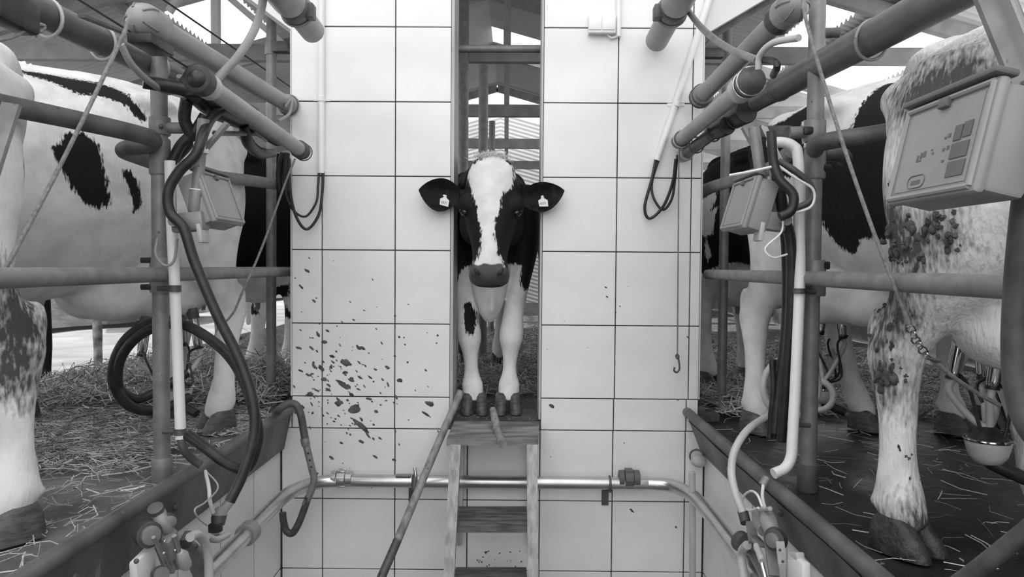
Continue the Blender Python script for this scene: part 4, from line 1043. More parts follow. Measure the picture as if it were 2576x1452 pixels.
# right
hose('black hose bulging out beside the small right meter box', [(1940, 330, 1.90), (1945, 400, 1.90), (1960, 450, 1.89), (1995, 490, 1.88), (1990, 530, 1.88), (1962, 546, 1.88)], .0125)
hose('long black hose hanging behind the right white pipe', [(1955, 440, 1.93), (1972, 540, 1.96), (1990, 620, 1.98), (1990, 780, 2.0), (1978, 950, 2.02), (1966, 1110, 2.04)], .0150)
hose('second long black hose hanging beside the right white pipe', [(1968, 520, 2.0), (1978, 640, 2.03), (1978, 800, 2.05), (1962, 960, 2.06), (1948, 1090, 2.06)], .0135)
hose('grey hose arching around the right white pipe', [(1958, 405, 1.93), (2000, 430, 1.92), (2040, 468, 1.92), (2038, 505, 1.92), (1988, 530, 1.93)], .0085, 'rubg')
hose('thin white tube looping past the right post', [(1955, 415, 1.90), (2005, 450, 1.89), (2046, 478, 1.89), (2040, 520, 1.89), (1985, 540, 1.89)], .0035, 'pvc', 'tube', 8, 'plastic_tube')
hose('thin white tube hanging under the small right meter box', [(1970, 545, 1.90), (1965, 585, 1.90), (1925, 625, 1.90), (1945, 648, 1.90), (1980, 640, 1.92)], .0028, 'pvc', 'tube', 8, 'plastic_tube')
hose('thin grey tube curled against the left post', [(396, 600, 1.97), (392, 640, 1.96), (415, 668, 1.95), (438, 655, 1.95), (446, 600, 1.95)], .0038, 'pipe', 'tube', 8, 'plastic_tube')
for k, (x0, x1) in enumerate(((1942, 1938), (1954, 1949), (1965, 1958))):
    hose(['black hose loop hanging edge-on, touching the right white pipe side', 'middle black hose loop of the three hanging edge-on', 'black hose loop hanging edge-on nearest the milky curved hose'][2 - k], [(x0, 905, 2.06 + .015 * k), (x0 + 3, 980, 2.06 + .02 * k), (x1, 1060, 2.07 + .02 * k), (x1 - 2, 1102, 2.07 + .02 * k)], .0085, 'rub')['group'] = 'black hose loops at the right stall'
ring_c = P(1990, 975, 2.28); 
tag(ring('rubber_hose', ring_c, Vector((.15, -1, .1)), .094, .0105, M['clear'], None, n=12), 'milky hose coiled in a ring behind the right white pipe', 'hose')
hose('milky hose curving from the coil over the right kerb into the pit', [(1990, 1020, 2.24), (1945, 1040, 2.12), (1885, 1078, 2.0), (1850, 1130, 1.94), (1840, 1185, 1.91), (1850, 1240, 1.88), (1868, 1288, 1.86)], .0105, 'clear')
tag(ring('rubber_hose', P(2056, 995, 2.45), Vector((-.5, -1, .1)), .05, .011, M['clear'], None, n=12), 'small milky hose coil behind the right post', 'hose')
# near, out at the right edge
hose('thick dark grey hose hanging at the right end beside the large meter box', [(2600, 380, .98), (2578, 520, 1.0), (2560, 700, 1.02), (2552, 880, 1.03), (2562, 1000, 1.03), (2600, 1090, 1.02), (2680, 1160, 1.0)], .017, 'rubg')
hose('dark curved bar low at the right kerb', [(2380, 1490, 1.18), (2450, 1440, 1.14), (2540, 1370, 1.10), (2650, 1280, 1.06)], .014, 'rubg', 'bar', 14, 'curved_bar')

# ================================================================== CORDS
def cord(label, pts, r, mat='rope', name='cord'):
    return tag(tube(name, [P(*p) for p in pts], r, M[mat], n=8, sub=4), label, 'cord')
cord('long cord slanting from the left pipes across the white cow', [(322, 55, 1.66), (300, 110, 1.64), (160, 400, 1.52), (0, 700, 1.42), (-60, 800, 1.38)], .0046)
cord('cord from the end of the left pipe down to the patched cow', [(742, 400, 2.84), (716, 465, 2.78), (660, 620, 2.62), (610, 735, 2.5), (585, 790, 2.47), (545, 830, 2.46)], .0042)
cord('thin cord continuing down to the left milking cluster', [(545, 830, 2.46), (525, 880, 2.45), (470, 915, 2.44)], .002)
t = cord('long cord hanging from the right pipes past the dirty cow', [(2018, -30, 1.62), (2030, 60, 1.60), (2110, 330, 1.55), (2200, 590, 1.50), (2290, 820, 1.48)], .0042)
ch = thing('chain', 'short steel chain with a snap hook at the end of the right cord', 'chain', P(2300, 850, 1.48))
for i, (px, py) in enumerate(((2292, 828), (2298, 842), (2304, 856), (2312, 868), (2322, 882), (2330, 895))):
    ring('link', P(px, py, 1.475), Vector((1, .2 if i % 2 else 1, .3)), .008, .0022, M['chrome'], ch, n=6)
tube('snap_hook', [P(2332, 900, 1.47), P(2350, 905, 1.47), P(2366, 908, 1.47)], .0045, M['galvd'], ch, n=8)
cord('grey cord from the chain to the right milking claw', [(2345, 905, 1.475), (2400, 950, 1.5), (2460, 990, 1.53), (2515, 1020, 1.55)], .0048)
hk = thing('hook_cord', 'thin cord with a metal hook hanging in front of the right tiles', 'cord', P(1704, 900, 2.86))
tube('cord', [P(1708, 372, 2.86), P(1706, 640, 2.86), P(1704, 893, 2.86)], .0028, M['galv'], hk, n=6)
tube('hook', [P(1704, 893, 2.86), P(1708, 910, 2.86), P(1709, 928, 2.86), P(1703, 937, 2.86), P(1696, 933, 2.86), P(1697, 924, 2.86)], .0038, M['galvd'], hk, n=8)
ring('eye', P(1704, 897, 2.86), Vector((1, .5, 0)), .009, .003, M['galvd'], hk, n=6)
# ================================================================== METER BOXES ON SUPPORT ARMS
def meter_box(label, X, yc, zc, sx, w=.205, h=.145, d=.055, tilt=.22, keypad=True):
    """box whose lid faces the pit (towards -sx); sx=+1 on the right side"""
    t = thing('meter_box', label, 'box', (X, yc, zc))
    R = Matrix.Rotation(sx * tilt, 3, 'Y')
    def wp(u, v, n_): return Vector((X, yc, zc)) + R @ Vector((-sx * n_, u, v))      # u along pit, v up, n towards the pit
    MB().box(wp(0, 0, -d * .5), (d, w * .96, h * .94), R, .008).build('body', M['plas'], t)
    MB().box(wp(0, 0, .004), (.016, w, h), R, .0065).build('lid', M['plas'], t)
    # raised rim of the lid
    k = .008
    rim = [wp(-w / 2 + k, -h / 2 + k, .013), wp(w / 2 - k, -h / 2 + k, .013), wp(w / 2 - k, h / 2 - k, .013), wp(-w / 2 + k, h / 2 - k, .013)]
    mb = MB()
    for i in range(4): mb.tube([rim[i], rim[(i + 1) % 4]], .0042, n=8, smooth=False)
    mb.build('lid_rim', M['plas'], t)
    MB().box(wp(0, 0, .0125), (.001, w * .80, h * .78), R, 0).build('label_panel', M['plas'], t, smooth=False)
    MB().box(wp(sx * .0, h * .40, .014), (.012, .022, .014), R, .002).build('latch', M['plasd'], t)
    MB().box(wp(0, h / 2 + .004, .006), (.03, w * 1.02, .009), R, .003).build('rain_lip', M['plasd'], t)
    if keypad:
        s_ = -1 if sx > 0 else 1          # along-pit direction that reads left to right from the pit
        for u, v, du, dv in ((.045, .010, .016, .020), (.064, .012, .017, .020), (.056, -.014, .036, .020), (.057, -.038, .036, .020)):
            MB().box(wp(s_ * u, v, .0138), (.0012, du, dv), R, 0).build('key', M['plasd'], t, smooth=False)
        mb = MB()
        for u, v, du, dv in ((.018, .008, .005, .003), (.026, .010, .006, .005), (.020, -.008, .005, .004), (.029, -.007, .005, .005), (.024, -.024, .005, .003),
                             (-.040, -.010, .004, .006), (-.032, -.008, .005, .008), (-.024, -.007, .006, .008), (-.036, -.015, .012, .002), (-.008, -.004, .004, .002), (-.004, -.009, .003, .003)):
            mb.box(wp(s_ * u, v, .0134), (.0006, du, dv), R)
        mb.build('print_marks', M['plasd'], t, smooth=False)
        q = [wp(s_ * u, v, .0134) for u, v in [(-.030 + .018 * math.copysign(1, math.cos(a)) * .6 + .010 * math.cos(a), -.045 + .009 * math.sin(a)) for a in [2 * math.pi * i / 24 for i in range(25)]]]
        tube('badge_outline', q, .0008, M['plasd'], t, n=5, smooth=False)
        MB().box(wp(s_ * -.031, -.046, .0133), (.0005, .022, .006), R).build('badge', M['plasd'], t, smooth=False)
    return t
meter_box('large grey meter box with a keypad on its lid, near the right end', .572, .975, .782, 1, tilt=.22)
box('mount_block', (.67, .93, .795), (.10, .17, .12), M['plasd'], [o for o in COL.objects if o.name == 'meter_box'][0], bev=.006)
meter_box('small grey meter box on the right support arm, wall side', .625, 2.02, .795, 1, h=.148, tilt=.28, keypad=False)
meter_box('small grey meter box on the left support arm', -.835, 2.02, .80, -1, h=.148, tilt=.35, keypad=False)

def arm(label, top, bot, brace_top, brace_bot, sx, valve, flat=False):
    t = thing('support_arm', label, 'support', bot)
    tube('pole', [top, bot], .0150, M['galv'], t, n=16, smooth=False)
    dv = (bot - top).normalized()
    collar('socket', bot - dv * .045, dv, .0185, .06, M['galv'], t); ring('wire_band', bot - dv * .075, dv, .0175, .002, M['pvc'], t)
    MB().box(bot + dv * .012 + Vector((valve[0], 0, 0)), (.085, .05, .05), Matrix.Rotation(sx * .12, 3, 'Y'), .006).build('valve_block', M['galv'], t)
    MB().tube([bot + dv * .012 + Vector((valve[1], -.02, .0)), bot + dv * .012 + Vector((valve[1], -.045, .0))], [.017, .014], n=16, smooth=False).build('valve_knob', M['galv'], t)
    MB().box(bot + dv * .03 + Vector((-valve[1] * .8, -.005, -.012)), (.012, .05, .05), Matrix.Rotation(sx * .12, 3, 'Y'), .002).build('valve_plate', M['jamb'], t)
    MB().tube([brace_top, brace_bot], .014, n=4, smooth=False, flat=.5).build('brace', M['galv'], t, smooth=False)
    return t
t = arm('steel arm with tape and a valve block hanging from the left pipes', P(512, 300, 1.93), P(489, 548, 1.93), P(572, 310, 1.93), P(503, 392, 1.93), -1, (-.01, -.035))
collar('tape_wrap', P(506, 372, 1.93), EZ, .019, .03, M['pvc'], t)
MB().tube([P(495, 378, 1.93), P(464, 402, 1.92)], .016, n=4, smooth=False, flat=.2).build('tape_flap', M['pvc'], t, smooth=False)
t = arm('steel arm with a cable tie and a valve block hanging from the right pipes', P(1896, 320, 1.95), P(1930, 545, 1.95), P(1870, 320, 1.96), P(1893, 362, 1.96), 1, (.0, .035))
tube('cable_tie', [P(1835, 441, 1.86), P(1885, 432, 1.86), P(1940, 420, 1.86)], .0035, M['pvc'], t, n=6)
MB().tube([P(1922, 318, 1.98), P(1975, 430, 1.93)], .016, n=4, smooth=False, flat=.25).build('white_stay', M['jamb'], t, smooth=False)
tube('white_stay_pipe', [P(1943, 430, 1.98), P(1950, 540, 1.98)], .008, M['jamb'], t, n=10)
# broad bracket in front at the right, and its twin at the left edge
t = thing('flat_bracket', 'broad flat steel bracket slanting down to the large meter box', 'bracket', P(2560, 180, .90))
MB().tube([P(2385, -290, .95), P(2640, 330, .90)], .033, n=4, smooth=False, flat=.18).build('bar', M['galv'], t, smooth=False)
tube('edge_bead', [P(2435, -280, .93), P(2650, 250, .885)], .0035, M['stain'], t, n=6)  # bright steel bead drawn in place of a highlight along the bar
t = thing('flat_bracket', 'grey flat bracket slanting down at the left edge under the rump rail', 'bracket', P(0, 400, 1.36))
MB().tube([P(30, 262, 1.40), P(-40, 480, 1.36)], .024, n=4, smooth=False, flat=.3).build('bar', M['galv'], t, smooth=False)

# ================================================================== MILKING CLUSTERS
def cup(parent, top, bot, r=.0165):
    """steel shell with rubber liner head, pale short milk tube below"""
    d = (bot - top).normalized(); L_ = (bot - top).length
    s_ = tube('teat_cup', [top, top + d * .006, top + d * L_ * .5, bot - d * .02, bot - d * .006, bot], [r * .9, r * 1.05, r, r * .96, r * .85, r * .6], M['chrome'], parent, n=20, smooth=False)
    tube('liner_head', [top - d * .03, top - d * .012, top + d * .008], [r * 1.05, r * 1.3, r * 1.25], M['rubg'], s_, n=18)
    collar('liner_ring', bot - d * .004, d, r * .95, .008, M['rub'], s_)
    return s_
def cluster(label, cups, claw, tubes_end, bowl_r=.048, air=True):
    t = thing('milking_cluster', label, 'milking cluster', claw)
    for top, bot in cups:
        cup(t, top, bot)
        mid = lerp(bot, claw, .5) + Vector((0, 0, -.012))
        tube('milk_tube', [bot, bot + (bot - top).normalized() * .03, mid, claw + Vector((0, 0, .035))], .0085, M['clear'], t, n=12)
        if air: tube('pulse_tube', [bot + Vector((.012, -.012, .012)), bot + Vector((.030 if bot.x < claw.x else -.030, -.02, -.02)), lerp(bot, claw, .45) + Vector((.02, -.02, -.05)), claw + Vector((.0, -.01, .03))], .0042, M['rub'], t, n=8)
    pr_ = [(-.045, .45), (-.042, .62), (-.025, .86), (.0, 1.0), (.010, 1.02), (.014, .98)]
    tube('claw_bowl', [claw + Vector((0, 0, z)) for z, _ in pr_], [bowl_r * q for _, q in pr_], M['clear'], t, n=24, smooth=False)
    ring('claw_rim', claw + Vector((0, 0, .012)), EZ, bowl_r * 1.02, .004, M['chrome'], t)
    tube('claw_top', [claw + Vector((0, 0, .014)), claw + Vector((0, 0, .03)), claw + Vector((0, 0, .042))], [bowl_r * .9, bowl_r * .6, bowl_r * .3], M['rub'], t, n=20)
    tube('outlet', [claw + Vector((0, 0, -.04)), claw + Vector((.03, -.01, -.055)), claw + Vector((.075, -.02, -.075))], .016, M['rub'], t, n=12)
    return t
Yc = 1.74
cluster('milking cluster with steel cups hanging on the dirty right cow', [(P(2422, 822, Yc - .02), P(2395, 955, Yc - .02)), (P(2466, 830, Yc + .12), P(2474, 955, Yc + .12)), (P(2520, 842, Yc - .06), P(2496, 980, Yc - .06)), (P(2530, 835, Yc + .08), P(2520, 950, Yc + .08))], P(2486, 1118, Yc - .05), None)
Yc = 2.78
cluster('milking cluster with steel cups under the black-flanked right cow', [(P(2072, 775, Yc), P(2062, 842, Yc)), (P(2080, 790, Yc + .1), P(2096, 850, Yc + .1)), (P(2113, 778, Yc - .04), P(2121, 852, Yc - .04)), (P(2105, 778, Yc + .12), P(2112, 840, Yc + .12))], P(2070, 985, Yc - .05), None)
Yc = 2.62
cluster('milking cluster with steel cups under the patched left cow', [(P(366, 818, Yc - .12), P(356, 896, Yc - .12)), (P(400, 810, Yc), P(396, 885, Yc)), (P(486, 796, Yc + .02), P(500, 878, Yc + .02)), (P(455, 800, Yc + .15), P(462, 870, Yc + .15))], P(448, 985, Yc - .06), None)

# ================================================================== WALL FITTINGS
pz = zx(1200, 1203).z; PYY = WY - .055
zp = lambda px: P(px, 1203, PYY)
wp_ = thing('steel_wall_pipe', 'shiny steel pipe crossing the pit wall and bending along both sides', 'pipe', zp(1200))
pts = [PX(395, 1450, -.865), PX(500, 1372, -.865), PX(612, 1288, -.865)]
L_ = [Vector((-.868, .9, pz - .01)), Vector((-.868, 1.6, pz - .01)), Vector((-.868, 2.2, pz - .005)), Vector((-.868, 2.58, pz)), Vector((-.855, 2.74, pz)), Vector((-.80, 2.845, pz)), Vector((-.70, PYY, pz)), Vector((-.5, PYY, pz))]
R_ = [Vector((.40, PYY, pz)), Vector((.55, PYY, pz)), Vector((.63, 2.85, pz)), Vector((.675, 2.74, pz)), Vector((.685, 2.58, pz)), Vector((.685, 2.2, pz)), Vector((.685, 1.5, pz - .005)), Vector((.685, .9, pz - .01))]
tube('pipe', L_ + R_, .0255, M['stain'], wp_, n=24, sub=8)
for px, m_, rr_ in ((860, 'stain', .034), (1582, 'plasd', .036)):
    c = zp(px); collar('union', c, EX, rr_, .035, M[m_], wp_); collar('union_nut', c + Vector((.03, 0, 0)), EX, rr_ * .9, .025, M[m_], wp_); collar('union_nut', c - Vector((.03, 0, 0)), EX, rr_ * .88, .02, M[m_], wp_)
    for k in range(6): MB().box(c + Vector((0, rr_ * math.cos(k * 1.047), rr_ * math.sin(k * 1.047))), (.03, .009, .009), None, .002).build('union_lug', M[m_], wp_)
collar('union', Vector((-.868, 2.32, pz - .004)), EY, .036, .05, M['pipe'], wp_)
for px, k in ((1040, 1), (1534, 0)):
    c = zp(px); MB().box(Vector((c.x - .012, WY - .006, pz - .055)), (.028, .008, .10), None, .002).build('wall_bracket', M['galvd'], wp_)
    ring('pipe_clip', Vector((c.x, PYY, pz)), EX, .0275, .0045, M['galvd'], wp_)
    MB().box(Vector((c.x, PYY + .02, pz - .03)), (.02, .06, .01), None, .002).build('bracket_arm', M['galvd'], wp_)
    if k: tube('clip_screw', [P(1043, 1178, PYY - .02), P(1046, 1200, PYY - .04), P(1042, 1228, PYY - .02)], .007, M['stain'], wp_, n=10); MB().box(P(1015, 1196, PYY - .005), (.06, .03, .004), None, .001).build('clip_tail', M['galv'], wp_)
# small knob and riser on the right corner
t = thing('drain_pipe', 'pale upright pipe in the right pit corner', 'pipe', P(1741, 1300, 2.72)); tube('pipe', [P(1741, 1190, 2.72), P(1742, 1300, 2.72), P(1742, 1500, 2.72)], .0125, M['jamb'], t, n=16); cap_dome('cap', P(1741, 1190, 2.72), EZ, .0125, .008, M['jamb'], t)
t = thing('float_ball', 'pale rounded float ball at the right end under the kerb', 'ball', P(1758, 1160, 2.86)); MB().sphere(P(1758, 1160, 2.87), (.032, .03, .026), 16, 10).build('ball', M['jamb'], t); ring('collar', P(1752, 1148, 2.88), Vector((-.4, -1, .5)), .026, .004, M['galvd'], t)

# conduits and the double switch
def conduit(label, pts, clip):
    t = thing('cable_conduit', label, 'conduit', pts[-1]); tube('tube', pts, .0135, M['conduit'], t, n=16, smooth=False)
    d_ = (pts[-1] - pts[0]).normalized(); collar('clip', clip, d_, .0165, .022, M['conduit'], t)
    sd_ = d_.cross(EY).normalized(); MB().box(clip + Vector((0, .014, 0)), (.07, .006, .012), None, .001).build('clip_base', M['conduit'], t); return t
CY = WY - .0145
conduit('upright white conduit on the left tiles', [P(808, -60, CY), P(808, 436, CY)], P(808, 249, CY))
conduit('slanting white conduit on the right tiles', [P(1802, -60, CY), P(1700, 260, CY), P(1652, 404, CY)], P(1702, 262, CY))
t = thing('cable_conduit', 'short white conduit running down to the double switch', 'conduit', P(1556, 92, CY)); tube('tube', [P(1557, -60, CY), P(1556, 92, CY)], .0095, M['conduit'], t, n=14, smooth=False)
tag(tube('cable', [P(1528, 86, CY), P(1538, 95, CY), P(1552, 92, CY)], .004, M['conduit'], n=8), 'short white cable between switch and conduit', 'cable')
t = thing('wall_switch', 'white double wall switch on the right tiles', 'switch', P(1514, 62, WY))
a_, b_ = P(1480, 40, WY - .014), P(1548, 86, WY - .014); MB().box((a_ + b_) / 2, (b_.x - a_.x, .028, a_.z - b_.z), None, .003).build('housing', M['conduit'], t)
for px in (1497, 1531): MB().box(P(px, 58, WY - .030), (.050, .006, .052), None, .002).build('rocker', M['conduit'], t)
tube('lower_lip', [P(1482, 83, WY - .026), P(1546, 83, WY - .026)], .005, M['jamb'], t, n=8)
# black cable loops out of the conduits
def cable(label, pts, r=.0048, grp=None):
    o = tag(tube('cable', [P(*p) for p in pts], r, M['rub'], n=10, sub=6), label, 'cable', grp); return o
cable('black cable drooping from the upright conduit to the left pipes', [(802, 432, CY), (800, 470, CY - .01), (795, 510, CY - .02), (768, 545, CY - .03), (735, 525, CY - .05), (716, 470, CY - .07), (722, 400, CY - .08)], .0048)
cable('longer black cable looping below the upright conduit', [(813, 432, CY), (811, 480, CY - .01), (802, 540, CY - .02), (772, 577, CY - .03), (745, 545, CY - .05), (730, 480, CY - .07), (728, 400, CY - .08)], .0058)
cable('long black cable loop below the slanting conduit', [(1650, 400, CY), (1640, 450, CY - .015), (1622, 520, CY - .02), (1634, 550, CY - .02), (1668, 520, CY - .03), (1692, 460, CY - .05), (1700, 400, CY - .07)], .0060)
cable('short black cable loop below the slanting conduit', [(1657, 400, CY), (1640, 460, CY - .01), (1645, 500, CY - .02), (1668, 528, CY - .025), (1690, 500, CY - .04), (1698, 450, CY - .05), (1704, 390, CY - .06)], .0052)
for px0, dx in ((722, 0), (712, -6)):
    hose('black hose hanging beside the left wall end, ' + ('touching the tiles' if dx == 0 else 'behind the cord'), [(px0, 385, 2.86), (px0 - 4 + dx, 430, 2.88), (px0 - 2 + dx, 480, 2.90)], .012, 'rub')['group'] = 'black hoses at the left wall end'

# ================================================================== STEP STOOL, STICKS, BENT BAR
st = thing('step_stool', 'weathered wooden steps leaning under the cow opening', 'steps', P(1235, 1400, 2.6))
z_t = -.008
fL, fR = P(1123, 1106, 2.645), P(1354, 1103, 2.645); bL, bR = P(1143, 1046, 2.925), P(1357, 1046, 2.925)
zt_f, zt_b = fL.z, -.012
v = []
for p, z in ((fL, fL.z), (fR, fR.z), (bR, zt_b), (bL, zt_b)): v.append((p.x, p.y, z)); 
v += [(x, y, z - .024) for x, y, z in v]
o = obj('top_board', v, [(0, 1, 2, 3), (7, 6, 5, 4), (0, 4, 5, 1), (1, 5, 6, 2), (2, 6, 7, 3), (3, 7, 4, 0)], M['woodx'], st)
for px0, px1, dx in ((1147, 1128, 0), (1338, 1341, 0)):
    a_, b_ = P(px0, 1120, 2.66), P(px1, 1480, 2.50)
    MB().tube([a_, b_], .027, n=4, smooth=False, flat=1.0).build('front_rail', M['wood'], st, smooth=False)
    c_ = Vector((a_.x, 2.90, a_.z)); d_ = Vector((b_.x, 2.90, b_.z))
    MB().tube([c_, d_], .022, n=4, smooth=False).build('rear_rail', M['wood'], st, smooth=False)
fL, fR = P(1142, 1325, 2.555), P(1330, 1325, 2.555); bL, bR = P(1152, 1274, 2.76), P(1324, 1274, 2.76); zz_ = (fL.z + bL.z) / 2
v = [(fL.x, fL.y, fL.z), (fR.x, fR.y, fR.z), (bR.x, bR.y, bR.z), (bL.x, bL.y, bL.z)]; v += [(x, y, z - .022) for x, y, z in v]
obj('tread', v, [(0, 1, 2, 3), (7, 6, 5, 4), (0, 4, 5, 1), (1, 5, 6, 2), (2, 6, 7, 3), (3, 7, 4, 0)], M['woodd'], st)
v2 = [(x, y - .09, z - .20) for x, y, z in v]
obj('tread', v2, [(0, 1, 2, 3), (7, 6, 5, 4), (0, 4, 5, 1), (1, 5, 6, 2), (2, 6, 7, 3), (3, 7, 4, 0)], M['woodd'], st)
t = thing('long_handle', 'long wooden handle leaning in the opening, dark at its foot', 'stick', P(965, 1452, 2.45))
tube('shaft', [P(1160, 985, 2.90), P(1096, 1130, 2.77), P(1000, 1360, 2.56)], [.0145, .0150, .0155], M['stick'], t, n=14); tube('dark_foot', [P(1002, 1355, 2.565), P(930, 1520, 2.41)], .0158, M['galvd'], t, n=14)
t = tag(tube('short_stick', [P(1240, 1030, 2.84), P(1246, 1060, 2.78), P(1252, 1085, 2.73), P(1264, 1118, 2.60)], [.0125, .0160, .0140, .0165], M['stick'], n=14), 'short thick wooden stick lying on the top step', 'stick')
t = thing('kick_bar', 'bent steel bar with black rubber ends hooked over the left kerb', 'bar', P(745, 1200, 2.72))
yb = 2.74
tube('upper_hook', [P(690, 1048, yb + .02), P(706, 1028, yb), P(728, 1016, yb), P(746, 1020, yb), P(757, 1045, yb), P(764, 1085, yb), P(768, 1106, yb)], [.0145] * 7, M['galvd'], t, n=14, sub=6)
tube('middle_bar', [P(766, 1100, yb), P(775, 1140, yb), P(786, 1185, yb), P(790, 1205, yb), P(784, 1232, yb), P(768, 1270, yb)], .0135, M['galv'], t, n=14, sub=6)
tube('lower_hook', [P(776, 1250, yb), P(762, 1290, yb), P(750, 1320, yb), P(735, 1342, yb), P(720, 1335, yb), P(713, 1310, yb), P(711, 1290, yb)], .0135, M['rubg'], t, n=14, sub=6)
collar('sleeve', P(768, 1112, yb), P(772, 1125, yb) - P(766, 1100, yb), .0165, .03, M['galv'], t)
for py, px in ((1141, 775), (1158, 779), (1175, 783)): MB().sphere(P(px, py, yb - .0125), (.0042, .003, .0042), 8, 6).build('hole_dot', M['rub'], t)  # solid black dots: the dark inside the holes is put into the colour

# ================================================================== MILK VALVES ON THE PIT SIDES
def valve_left():
    X = -.845
    q = lambda px, py, dx=0: PX(px, py, X + dx)
    t = thing('milk_valve', 'cluster of grey levers and valves bolted to the left pit side', 'valve', q(430, 1400))
    tube('inlet', [q(398, 1290, -.02), q(412, 1322), q(428, 1348)], .017, M['pipe'], t, n=14); collar('inlet_clip', q(392, 1282, -.02), q(412, 1322) - q(398, 1290), .018, .014, M['galvd'], t)
    for px, py, r in ((372, 1345, .030), (420, 1312, .021)):
        c = q(px, py); d_ = Vector((.75, -.6, .1)).normalized(); collar('rubber_ring', c, d_, r, .022, M['rubg'], t); collar('ring_cap', c + d_ * .012, d_, r * .72, .016, M['galv'], t)
    for a_, b_, r in (((392, 1340), (428, 1440), .017), ((418, 1345), (446, 1430), .017)):
        MB().tube([q(*a_), q(*b_, .01)], r, n=4, smooth=False, flat=.45).build('lever', M['galv'], t, smooth=False)
    MB().box(q(425, 1375, .012), (.03, .05, .06), Matrix.Rotation(.3, 3, 'X'), .004).build('block', M['galv'], t)
    tube('rod', [q(438, 1348, .03), q(452, 1395, .03)], .006, M['stain'], t, n=8); MB().tube([q(450, 1388, .03), q(456, 1398, .03), q(466, 1422, .03), q(468, 1430, .03)], [.009, .017, .016, .010], n=8, smooth=False).build('grip', M['jamb'], t)
    MB().box(q(360, 1430, -.01), (.02, .085, .075), Matrix.Rotation(.12, 3, 'X'), .006).build('mount_plate', M['pvc'], t)
    MB().sphere(q(343, 1412, .003), .006, 8, 6).build('bolt', M['galvd'], t); collar('pin', q(402, 1445, .015), Vector((.7, -.6, .2)), .017, .03, M['galv'], t); ring('pin_band', q(402, 1445, .016), Vector((.7, -.6, .2)), .018, .002, M['galvd'], t); tube('link_rod', [q(386, 1352, .02), q(410, 1400, .02), q(430, 1440, .02)], .005, M['stain'], t, n=8); MB().box(q(470, 1358, .015), (.02, .035, .03), Matrix.Rotation(.4, 3, 'X'), .003).build('connector', M['galvd'], t); [MB().sphere(q(a, b, .03), .004, 8, 6).build('screw', M['stain'], t) for a, b in ((414, 1362), (440, 1385), (412, 1392))]
    tube('side_body', [q(455, 1360, .0), q(490, 1400, .0), q(505, 1440, .0)], [.018, .026, .022], M['galv'], t, n=14)
    MB().sphere(q(492, 1375, .02), .007, 8, 6).build('bolt', M['galvd'], t)
    return t
valve_left()
tag(tube('rubber_hose', [PX(478, 1352, -.80), PX(496, 1345, -.80), PX(515, 1365, -.80), PX(524, 1405, -.80), PX(526, 1480, -.80)], .0115, M['clear'], n=14), 'pale hose bending down from the left milk valve', 'hose')
t = thing('vacuum_tap', 'grey cup tap with a black clip on the left pit pipe', 'tap', PX(556, 1320, -.85))
q = lambda px, py, dx=0: PX(px, py, -.86 + dx)
tube('cup', [q(548, 1322), q(550, 1305), q(552, 1296)], [.018, .021, .021], M['rubg'], t, n=18, smooth=False); tube('lid', [q(552, 1297), q(553, 1288), q(556, 1278)], [.0225, .021, .011], M['pipe'], t, n=18, smooth=False)
tube('spigot', [q(558, 1288), q(568, 1275), q(578, 1262)], .0145, M['pipe'], t, n=14); collar('clip', q(542, 1328), EZ, .020, .02, M['rub'], t); tube('stem', [q(545, 1325), q(540, 1340), q(548, 1352)], .010, M['stain'], t, n=12)
tube('saddle', [q(520, 1352, .01), q(545, 1358, .015), q(572, 1345, .02)], .010, M['jamb'], t, n=10)
tag(tube('plastic_tube', [PX(516, 1186, -.90), PX(525, 1225, -.86), PX(528, 1260, -.85), PX(536, 1290, -.85)], .0055, M['pvc'], n=10), 'white tube dropping from the left kerb to the cup tap', 'tube')
tag(tube('plastic_tube', [PX(520, 1188, -.90), PX(545, 1215, -.86), PX(545, 1235, -.85), PX(515, 1265, -.84), PX(490, 1282, -.84), PX(500, 1305, -.84), PX(520, 1322, -.85)], .0025, M['clear'], n=8), 'thin clear tube curling below the left kerb', 'tube')
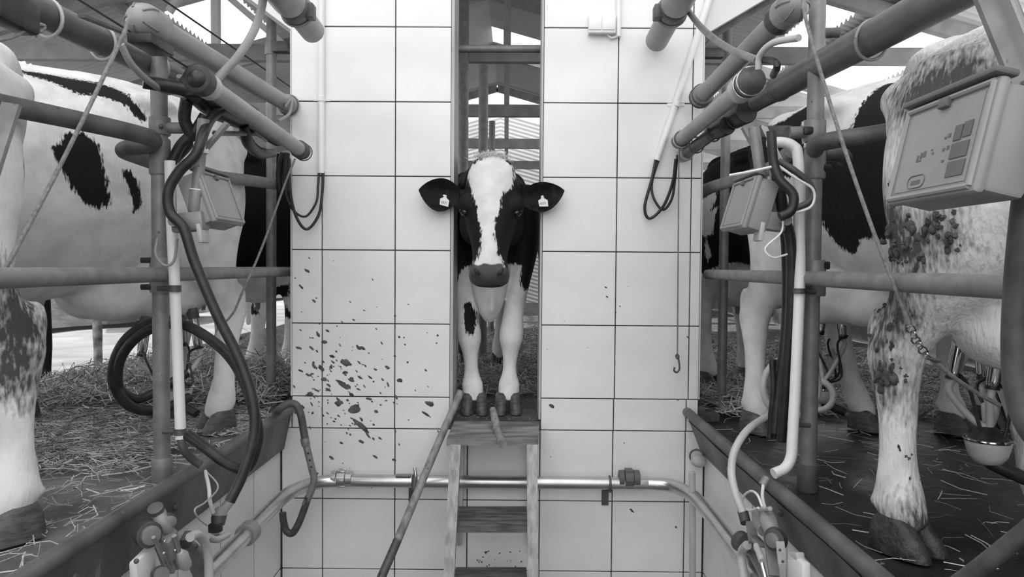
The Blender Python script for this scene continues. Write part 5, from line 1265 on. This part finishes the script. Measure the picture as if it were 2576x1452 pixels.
def valve_right():
    q = lambda px, py, dx=0: PX(px, py, .665 + dx)
    t = thing('milk_valve', 'cluster of grey levers and valves bolted to the right pit side', 'valve', q(1930, 1400))
    tube('inlet', [q(1868, 1286), q(1872, 1300), q(1876, 1316)], .015, M['rubg'], t, n=14)
    tube('body', [q(1905, 1288), q(1912, 1310), q(1925, 1335)], [.016, .022, .019], M['pipe'], t, n=16); tube('body', [q(1928, 1286), q(1934, 1310), q(1944, 1338)], [.015, .024, .020], M['pipe'], t, n=16)
    MB().tube([q(1910, 1282, -.01), q(1938, 1280, -.01)], .006, n=8).build('crossbar', M['stain'], t)
    c = q(1952, 1358); d_ = Vector((-.75, -.6, .1)).normalized(); collar('rubber_ring', c, d_, .028, .020, M['rubg'], t); collar('ring_cap', c + d_ * .012, d_, .019, .014, M['galv'], t)
    for a_, b_, r in (((1888, 1315), (1896, 1365), .018), ((1932, 1340), (1948, 1450), .018), ((1880, 1370), (1920, 1450), .013)):
        MB().tube([q(*a_), q(*b_, -.01)], r, n=4, smooth=False, flat=.45).build('lever', M['galv'], t, smooth=False)
    MB().box(q(1905, 1362, -.015), (.03, .06, .012), Matrix.Rotation(.2, 3, 'Y'), .003).build('plate', M['galv'], t)
    tube('rod', [q(1902, 1372, -.03), q(1918, 1412, -.03)], [.008, .010], M['jamb'], t, n=10); tube('rod', [q(1916, 1415, -.03), q(1928, 1462, -.03)], .006, M['stain'], t, n=8)
    MB().tube([q(1962, 1362, -.005), q(1968, 1420, -.005)], .014, n=4, smooth=False, flat=.3).build('strap_plate', M['jamb'], t, smooth=False)
    for px, py in ((1962, 1384), (1969, 1413)): MB().sphere(q(px, py, -.012), .0035, 8, 6).build('bolt', M['galvd'], t)
    MB().box(q(2010, 1440, .0), (.02, .09, .07), Matrix.Rotation(-.1, 3, 'X'), .005).build('mount_plate', M['pvc'], t); MB().box(q(2002, 1400, .0), (.02, .06, .02), Matrix.Rotation(-.35, 3, 'X'), .003).build('tab', M['jamb'], t)
    collar('pipe_flange', q(1868, 1365), Vector((-.3, 1, 0)), .03, .03, M['galvd'], t)
    return t
valve_right()
tag(tube('rubber_hose', [PX(1880, 1372, .645), PX(1868, 1385, .645), PX(1866, 1410, .645), PX(1876, 1480, .645)], .0125, M['clear'], n=14), 'pale hose bending down from the right milk valve', 'hose')
tag(tube('plastic_tube', [PX(1918, 1276, .64), PX(1905, 1245, .64), PX(1888, 1236, .64), PX(1870, 1250, .64), PX(1868, 1272, .64), PX(1886, 1284, .64), PX(1908, 1278, .64)], .0035, M['pvc'], n=8), 'white tube curled in a loop on the right milk valve', 'tube')
t = thing('kerb_spout', 'short grey spout with a white tube below the right kerb', 'spout', PX(1925, 1215, .68)); tube('spout', [PX(1930, 1203, .685), PX(1918, 1222, .67)], .012, M['galv'], t, n=12); tube('tube', [PX(1920, 1220, .67), PX(1918, 1250, .66), PX(1924, 1278, .65)], .0045, M['pvc'], t, n=8)

# ================================================================== OUTSIDE FENCE
fe = thing('yard_fence', 'rough log fence with a low bottom rail along the open left side', 'fence', PZ(115, 1003, -.08))
def log(name, a_, b_, r, mat):
    n = 9; pts = [lerp(a_, b_, i / (n - 1)) + Vector((random.uniform(-1, 1), random.uniform(-1, 1), 0)) * r * .12 for i in range(n)]
    tube(name, pts, [r * random.uniform(.9, 1.1) for _ in pts], M[mat], fe, n=12, sub=2)
for px, py, top, r, m_ in ((115, 1003, 700, .030, 'log_shade'), (247, 942, 700, .026, 'log'), (-110, 1080, 650, .03, 'log_shade'), (430, 905, 700, .026, 'log')):
    b_ = PZ(px, py, -.08); log('post', b_ - Vector((0, 0, .05)), b_ + Vector((random.uniform(-.02, .02), 0, .80)), r, m_)
b0, b1 = PZ(60, 1012, -.03), PZ(440, 905, -.03); dd = (b1 - b0)
log('bottom_rail', b0 - dd * .6, b1 + dd * .8, .038, 'log_shade')
a0, a1 = b0 - dd * .6, b1 + dd * .8
log('top_rail', a0 + Vector((0, 0, .62)), a1 + Vector((0, 0, .62)), .03, 'log')
sl = box('yard_wall', (-4.35, 8.9, .35), (.5, 1.6, .75), M['stone'], bev=.02); tag(sl, 'pale block of wall standing at the edge of the yard', 'wall')
